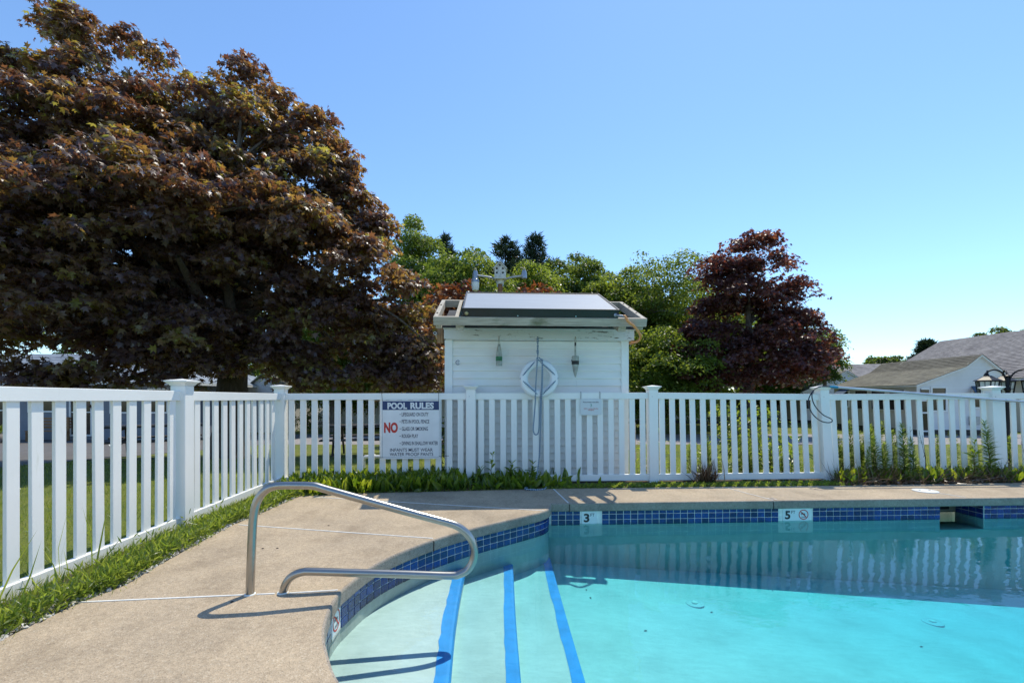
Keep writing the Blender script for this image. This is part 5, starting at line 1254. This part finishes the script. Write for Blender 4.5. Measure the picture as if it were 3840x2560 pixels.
# rusty young maples behind the shed
def small(pxc, pyt, wpx, Y, n, mat, label, leaf, tmpl=T_LEAF, group='trees standing behind the shed', per=460, name='broadleaf_tree', bark='bark_grey', airy=False, low=1440, rr=(.5, .95)):
    top = P(pxc, pyt+25, Y); bot = P(pxc, low, Y); w_ = 1.3*wpx/F*Y; H = top.z-bot.z; n = int(n*1.5)
    sp_ = []
    for i in range(9):
        f = i/8; z = bot.z+H*(.08+.84*f); rw = w_/2*(math.sin(math.pi*(.20+.66*f))**.7); r_ = max(.5, rw*.62)
        for q_ in range(4 if f < .9 else 2):
            a = random.random()*6.28; off = (rw-r_*.7)*random.uniform(.4, 1.1) if f < .9 else .25*rw
            sp_.append((np.array([top.x+math.cos(a)*off, Y+math.sin(a)*off, z]), r_*random.uniform(.8, 1.1)))
    b = (top.x, Y, gz(Y))
    return tree(name, label, b, .02*H+.06, (top.x, Y, top.z-.35*H), sp_, n, rr[0], rr[1], per, leaf, tmpl, mat, group, bark, 22, .3, .5 if not airy else .2, .35, .45)
small(1735, 1050, 210, 17, 60, 'leaf_rust', 'rusty red young maple close behind the collector frame', .15, T_MAPLE, per=200)
small(2010, 1050, 170, 18, 45, 'leaf_rust', 'thin rust coloured sapling behind the yard light', .15, T_MAPLE, per=170, airy=True)
small(1760, 935, 300, 25, 110, 'leaf_green_light', 'bright yellow green leafy tree next to the bird house', .17)
small(1560, 770, 200, 30, 80, 'leaf_green_light', 'tall pale green tree peeping out behind the purple maple', .18)
small(1975, 975, 230, 27, 90, 'leaf_green', 'mid green rounded tree behind the yard light arm', .17)
small(2150, 945, 330, 33, 170, 'leaf_green_dark', 'broad dark green tree rising over the collector', .20)
small(2330, 1000, 260, 29, 110, 'leaf_green', 'dense green tree beyond the shed corner', .17)
small(2480, 915, 310, 27, 130, 'leaf_green_light', 'tall airy light green tree beside the crimson maple', .16, airy=True, per=210)
small(2640, 1040, 280, 30, 110, 'leaf_green', 'green tree partly screened by the crimson maple', .18)
small(1250, 1120, 330, 24, 110, 'leaf_green', 'green tree glimpsed under the purple maple boughs', .16, low=1500)
small(3098, 1225, 50, 30, 16, 'leaf_green_dark', 'dark green tree showing past the crimson maple tips', .17)
small(2440, 1280, 380, 23, 120, 'leaf_green', 'low spreading green tree with drooping boughs by the shed', .15, low=1500)
small(2720, 1250, 300, 40, 90, 'leaf_green', 'wide green tree far behind the crimson maple trunk', .22, low=1500)
small(2900, 1180, 280, 34, 90, 'leaf_green_dark', 'dense dark green tree filling in behind the crimson maple', .2)
small(2070, 985, 230, 31, 110, 'leaf_green', 'green tree filling the gap beside the pointed pine', .18)
small(1850, 1130, 500, 38, 150, 'leaf_green_dark', 'wide dark tree low behind the yard light', .22)
small(2250, 1120, 500, 39, 150, 'leaf_green', 'wide green tree low behind the shed', .22)
small(700, 1180, 700, 36, 160, 'leaf_green_dark', 'wide green tree far behind the purple maple', .24, low=1480)
small(3330, 1315, 110, 60, 28, 'leaf_green_dark', 'small distant tree over the cottage ridge', .3)
small(3760, 1225, 240, 52, 60, 'leaf_green_dark', 'distant tree top above the large grey roof', .28)
small(3660, 1250, 70, 55, 18, 'leaf_green_dark', 'sparse distant tree tip behind the grey roof', .28)
def conifer(px, pyt, Y, w_, label, low=1200, airy=1.0):
    top = P(px, pyt, Y); b = Vector((top.x, Y, gz(Y))); H = top.z-b.z; t = thing('pine_tree', label, 'tree', b, 'conifers on the skyline')
    m_ = MB().tube([b-ZU*.2, b.lerp(top, .5), top], [.03*H, .018*H, .01], 8); m_.build('trunk', 'bark', t)
    pos, ax = [], []
    L = H*.6
    for k_ in range(26):
        f = k_/26; z = top.z-L*f**1.1; rl = w_/F*Y/2*(.10+1.5*f**.62)*random.uniform(.5, 1.2)
        for q_ in range(6):
            a = random.random()*6.28; d_ = np.array([math.cos(a), math.sin(a), .18]); rl2 = rl*random.uniform(.6, 1.1)
            nn = int(34*rl2)+14; s_ = rng.random(nn)**.6*rl2
            p_ = np.array([top.x, Y, z])+d_*s_[:, None]+rng.normal(size=(nn, 3))*.13
            pos.append(p_); ax.append(np.tile(d_, (nn, 1))+rng.normal(size=(nn, 3))*.7+np.array([0, 0, .35]))
    pos = np.concatenate(pos)-np.array(b); ax = np.concatenate(ax); N = len(pos)
    me = scatter_mesh('crown', 'needle', T_LONG, pos, ax, rdir(N), rng.uniform(.30, .6, N)*(Y/40), rng.random(N)); o_ = bpy.data.objects.new('crown', me); C.objects.link(o_); o_.parent = t
conifer(1895, 905, 44, 190, 'dark pine on the skyline nearest the bird house gable'); conifer(2008, 893, 45, 170, 'dark pointed pine standing beside the broad green tree'); conifer(1672, 893, 46, 90, 'slim dark pine tip between the purple maple and green tree'); conifer(3478, 1285, 62, 110, 'small dark pine in front of the grey roof edge')
# bushes behind the right hand fence
def bush(label, px, Y, w_, h_, mat, leaf, n, tmpl=T_LEAF, per=260):
    b = Vector((gx(px, Y), Y, gz(Y)))
    sp_ = [(np.array([b.x+random.uniform(-.3, .3)*w_, Y+random.uniform(-.2, .2)*w_, b.z+h_*random.uniform(.25, .75)]), .36*w_*random.uniform(.6, 1)) for _ in range(10)]
    return tree('shrub', label, b, .03, (b.x, Y, b.z+h_*.5), sp_, n, .14, .28, per, leaf, tmpl, mat, 'shrubs along the fence', 'bark', 14, cat='shrub', shell=.4)
bush('dark leafy shrub with yellowish tips behind the slanting pickets', 2780, 8.6, 1.25, 1.25, 'leaf_green', .085, 90)
bush('leafy green shrub by the lattice panel', 1130, 24, 1.6, 1.3, 'leaf_green_light', .13, 45, per=120)
bush('dark ivy like bush at the shed corner behind the sign', 1655, 6.75, .34, .95, 'leaf_green_dark', .075, 22)

# ------------------------------------------------------------------ low plants
def inst(mesh_pts, name, mat, tmpl, lean, size, label, jitter=.5, norm=None):
    p = np.array(mesh_pts); N = len(p)
    a = np.array(lean)+rng.normal(size=(N, 3))*jitter; a[:, 2] = np.abs(a[:, 2])
    nn = rdir(N) if norm is None else norm
    s_ = size[0]+(size[1]-size[0])*rng.random(N)
    me = scatter_mesh(name, mat, tmpl, p, a, nn, s_, rng.random(N)); o_ = bpy.data.objects.new(name, me); C.objects.link(o_)
    return tag(o_, label, kind='stuff')
def bed(n, fx_):
    return np.array([fx_() for _ in range(n)])
backY = lambda x: 6.129+.0524*x
deckY = lambda x: np.interp(x, [-2.45, -1.95, -1.16, -.5, .5, 1.96, 3.6, 5.26, 7.06], [5.25, 5.42, 5.50, 5.58, 5.70, 5.80, 5.87, 5.97, 6.12])
# soil strip
m = MB(); xs = np.linspace(-2.95, 9, 40)
m.add([(x, float(deckY(x))-.02, -.012) for x in xs]+[(x, backY(x)+.25, -.012) for x in xs], [(i, i+1, 41-1+i+1, 40+i) for i in range(39)])
o = m.build('planting_bed', 'soil'); tag(o, 'strip of dark soil under the back fence', kind='structure')
m = MB(); ysq = np.linspace(-2, 5.9, 30); m.add([(float(np.interp(y, [1.2, 2.5, 4.1, 5.3], [-2.42, -2.39, -2.48, -2.45]))+.015, y, -.014) for y in ysq]+[(lx(y)-.10, y, -.018) for y in ysq], [(i, 30+i, 31+i, i+1) for i in range(29)])
o = m.build('verge_soil', 'soil'); tag(o, 'strip of soil and stones along the side fence', kind='structure')
# lily of the valley style ground cover
def fxa():
    x = random.uniform(-2.75, -.62)+random.gauss(0, .05); d = random.random(); y0 = float(deckY(max(x, -2.3)))+.02
    return (x, y0+(backY(x)+.22-y0)*d, -.01)
pts = bed(1500, fxa); inst(pts, 'ground_cover', 'leaf_broad', T_BROAD, (0, -.10, 1), (.12, .24), 'bright green broad leaved ground cover below the rules sign', .38)
def fxb():
    x = random.gauss(.0, .33); y0 = float(deckY(x))+.03; return (x, y0+(backY(x)+.12-y0)*random.random(), -.01)
inst(bed(420, fxb), 'ground_cover', 'leaf_broad', T_BROAD, (0, -.12, 1), (.10, .22), 'dark broad leaved ground cover at the foot of the shed', .45)
def fxc():
    x = random.uniform(4.45, 8.5); y0 = float(deckY(min(x, 7)))+.13+.05*math.sin(x*5.3)+.04*math.sin(x*11); return (x, y0+(backY(x)+.15-y0)*random.random()**1.0, -.01)
inst(bed(1500, fxc), 'ground_cover', 'leaf_broad', T_BROAD, (0, -.10, 1), (.10, .22), 'broad leaved weeds along the leaning fence', .5)
# creeping weeds along the deck edge
def fxd():
    x = random.uniform(.45, 4.5); y0 = float(deckY(x)); return (x, y0+random.random()**1.3*.26, -.005)
inst(bed(5200, fxd), 'creeping_weeds', 'leaf_weed', T_LEAF, (0, -.2, .8), (.018, .05), 'low creeping weeds between deck and fence', .6)
def fxd2():
    x = random.uniform(-2.7, .5); y0 = float(deckY(max(x, -2.4))); return (x, y0+random.random()**1.3*.3, -.005)
inst(bed(3200, fxd2), 'creeping_weeds', 'leaf_weed', T_LEAF, (0, -.2, .8), (.015, .04), 'tiny weeds under the ground cover', .6)
# dry stems and litter
def fxe():
    x = random.uniform(4.3, 8.8); y0 = float(deckY(min(x, 7)))-.02; return (x, y0+random.random()*.32, random.uniform(0, .05))
P_ = bed(1300, fxe); inst(P_, 'dead_stems', 'dry_stem', T_THIN, (.3, 0, .12), (.12, .36), 'brown dead stems and leaf litter along the fence foot', .9)
inst(bed(1300, fxe)*[1, 1, .5], 'leaf_litter', 'dry_stem', T_LEAF, (0, 0, .1), (.02, .055), 'dry fallen leaves at the deck edge', .9)
def fxe2():
    x = random.uniform(-2.6, 4.4); y0 = float(deckY(max(x, -2.4)))-.01; return (x, y0+random.random()*.12, .0)
inst(bed(900, fxe2), 'leaf_litter', 'dry_stem', T_LEAF, (0, 0, .1), (.012, .035), 'crumbs of dead leaves on the deck edge', .9)
# side verge: grass, weeds, pebbles
edgeX = lambda y: np.interp(y, [-1, 1.2, 2.13, 2.54, 2.77, 3.08, 3.42, 4.08, 4.47, 4.95, 5.3], [-2.43, -2.43, -2.40, -2.40, -2.35, -2.40, -2.44, -2.50, -2.47, -2.47, -2.45])
def fxg():
    y = random.uniform(1.3, 5.8); x1_ = float(edgeX(y)); x0_ = lx(y)-.15; d = random.random()**.8; return (x1_+.04*random.gauss(0, 1)*math.sin(y*4.1)-(x1_-x0_)*d, y, -.015)
inst(bed(15000, fxg), 'verge_grass', 'grass_blade', T_BLADE, (.12, -.05, 1), (.025, .09), 'uncut green grass along the side fence', .42)
def fxg2():
    y = random.choice([random.gauss(2.0, .3), random.gauss(2.75, .25), random.gauss(4.1, .22), random.gauss(3.3, .3), random.gauss(4.75, .3), random.gauss(5.3, .2)]); x1_ = float(edgeX(y)); return (x1_-.02-abs(random.gauss(0, .13)), y, random.uniform(-.01, .08))
inst(bed(8000, fxg2), 'feathery_weeds', 'leaf_weed', T_LONG, (.2, -.1, .7), (.025, .085), 'feathery fresh green weeds spilling onto the deck', .6)
def fxp():
    y = random.uniform(1.3, 5.6); x1_ = float(edgeX(y)); return (x1_-abs(random.gauss(0, .12))-.0, y, -.008)
inst(bed(2600, fxp), 'pebbles', 'pebble_leaf', (np.array([(-.5, 0, 0), (.5, 0, 0), (.35, .8, .3), (-.3, .7, .35), (0, .4, .7)]), np.array([(0, 1, 4), (1, 2, 4), (2, 3, 4), (3, 0, 4)])), (0, 0, .05), (.010, .030), 'white pebbles scattered in the verge', .6, np.tile(np.array([[0., 0, 1]]), (2600, 1)))
# a few tall grass stems by the near pickets
def fxt(): return (lx(2.5)+random.uniform(.03, .25), random.uniform(2.35, 3.0), -.02)
inst(bed(14, fxt), 'tall_grass', 'grass_blade', T_THIN, (.05, 0, 1), (.25, .5), 'a few tall grass stems beside the side fence', .25)
# lawn blades just outside the fences
def lawn(n, x0, x1, y0, y1, nm, label, s0, s1):
    p = np.stack([rng.uniform(x0, x1, n), y0+(y1-y0)*rng.random(n)**1.35, np.zeros(n)], 1); p[:, 2] = [gz(y)-.004 for y in p[:, 1]]
    inst(p, nm, 'grass_blade', T_BLADE, (0, 0, 1), (s0, s1), label, .45)
lawn(26000, -9.1, -2.95, 1.5, 9.5, 'lawn_grass', 'short lawn grass in the maple shade', .04, .10)
lawn(30000, -3.0, 9.5, 6.45, 16.5, 'lawn_grass', 'short sunlit lawn grass behind the back fence', .05, .11)
# upright weeds -----------------------------------------------------
def stalk_meshes(h, n, mat, leaf, tmpl, spread):
    z = h*(.06+.94*np.sort(rng.random(n))); ph = np.arange(n)*2.4+rng.random(n); bend = .06*h*(z/h)**2
    p = np.stack([bend+.003*np.cos(ph), .003*np.sin(ph), z], 1); ax = np.stack([np.cos(ph), np.sin(ph), .35+.8*(z/h)**3], 1)+rng.normal(size=(n, 3))*spread
    s_ = leaf*(1-.6*(z/h)**2)*rng.uniform(.7, 1.2, n)
    lm = scatter_mesh('foliage', mat, tmpl, p, ax, np.tile(np.array([[0., 0, 1]]), (n, 1))+.2*rng.normal(size=(n, 3)), s_, rng.random(n))
    sm = MB().tube([(0, 0, -.02), (.015*h, 0, h*.5), (.06*h, 0, h)], [.0045, .0035, .0015], 5).mesh('stem', 'dry_stem')
    return lm, sm
gold = [stalk_meshes(h, int(h*300), 'leaf_weed', .14, T_LONG, .18) for h in (.72, .6, .82, .5, .66)]
milk = [stalk_meshes(h, int(h*24), 'leaf_broad', .20, T_BROAD, .15) for h in (.7, .55, .42)]
def stalk(kind, p, label, name, group, sc=1.0):
    lm, sm = random.choice(kind); t = thing(name, label, 'weed', p, group)
    rz_ = random.random()*6.28; tl_ = (random.uniform(-.09, .09), random.uniform(-.09, .09), rz_)
    for nm_, me in (('stem', sm), ('foliage', lm)):
        o_ = bpy.data.objects.new(nm_, me); C.objects.link(o_); o_.parent = t; o_.rotation_euler = tl_; o_.scale = (sc, sc, sc)
for i in range(52):
    x = random.choice([random.uniform(4.7, 8.3), random.gauss(5.0, .22), random.gauss(5.1, .3), random.uniform(4.6, 8.3), random.gauss(7.1, .5)]); off = random.choice([-.15, .10, .14, .18, .25, .32])+random.uniform(-.04, .04)
    stalk(gold, Vector((x, backY(x)+off, -.01)), 'feathery upright goldenrod stalk growing against the leaning fence', 'goldenrod', 'goldenrod stalks by the leaning fence', random.uniform(.6, 1.05))
for i in range(20):
    x = random.uniform(2.1, 4.6); stalk(gold, Vector((x, backY(x)+random.uniform(.12, .9), gz(6.6))), 'young goldenrod on the lawn side of the fence', 'goldenrod', 'goldenrod on the lawn side', random.uniform(.5, .95))
for i in range(26):
    x = random.choice([random.uniform(1.7, 4.5), random.gauss(3.8, .35)]); stalk(milk, Vector((x, backY(x)+random.uniform(.15, .75), gz(6.6))), 'broad leaved milkweed just behind the fence pickets', 'milkweed', 'milkweeds on the lawn side', random.uniform(.5, 1.15))
for i, x in enumerate((6.35, 7.9, 8.05, 5.75)):
    stalk(milk, Vector((x, backY(x)+(-.2 if i == 0 else .25), -.01)), ('milkweed standing on the pool side of the leaning pickets', 'milkweed close beside the lamp post pole', 'milkweed just past the lamp post pole', 'milkweed behind the leaning pickets below the white cottage')[i], 'milkweed', 'milkweeds among the goldenrod', 1.0 if i else .8)
for (x, h, lb) in ((-.28, .40, 'tallest toothed dock weed in front of the shed pickets'), (-.02, .32, 'toothed dock weed between the tallest one and the hanging line'), (.26, .30, 'toothed dock weed nearest the rope end on the deck'), (-.42, .24, 'shortest toothed dock weed close to the fence post')):
    t = thing('dock_weed', lb, 'weed', (x, backY(x)-.12, -.01), 'dock weeds at the fence foot')
    lm, sm = stalk_meshes(h, 16, 'leaf_broad', .15, T_BROAD, .2)
    for nm_, me in (('stem', sm), ('foliage', lm)):
        o_ = bpy.data.objects.new(nm_, me); C.objects.link(o_); o_.parent = t
# tuft of dry grass and bare stems
x = 2.62; n = 170; p = np.stack([rng.normal(x, .06, n), backY(x)-.13+rng.normal(0, .04, n), np.zeros(n)-.01], 1); a = np.stack([rng.normal(0, .5, n), rng.normal(-.2, .35, n), np.ones(n)], 1)
me = scatter_mesh('dry_tuft', 'dry_stem', T_BLADE, p, a, rdir(n), rng.uniform(.10, .36, n), rng.random(n)); o = bpy.data.objects.new('dry_grass_tuft', me); C.objects.link(o); tag(o, 'tuft of dry brown grass at the foot of the pickets', 'grass tuft')
for i in range(9):
    x = random.uniform(4.6, 8.4); q = Vector((x, backY(x)-random.uniform(.08, .2), -.01)); h = random.uniform(.35, .75)
    t = thing('dead_stalk', 'bare brown dead stalk leaning among the weeds', 'stalk', q, 'bare dead stalks by the fence')
    tip = q+Vector((random.uniform(-.15, .15), random.uniform(-.05, .05), h)); mid = q.lerp(tip, .5)+Vector((random.uniform(-.03, .03), 0, 0))
    m = MB().tube([q, mid, tip], [.004, .003, .0015], 5)
    for k_ in range(3): b_ = q.lerp(tip, random.uniform(.5, .95)); m.tube([b_, b_+Vector((random.uniform(-.07, .07), random.uniform(-.03, .03), random.uniform(.03, .09)))], [.002, .001], 4)
    m.build('stem', 'dry_stem', t)
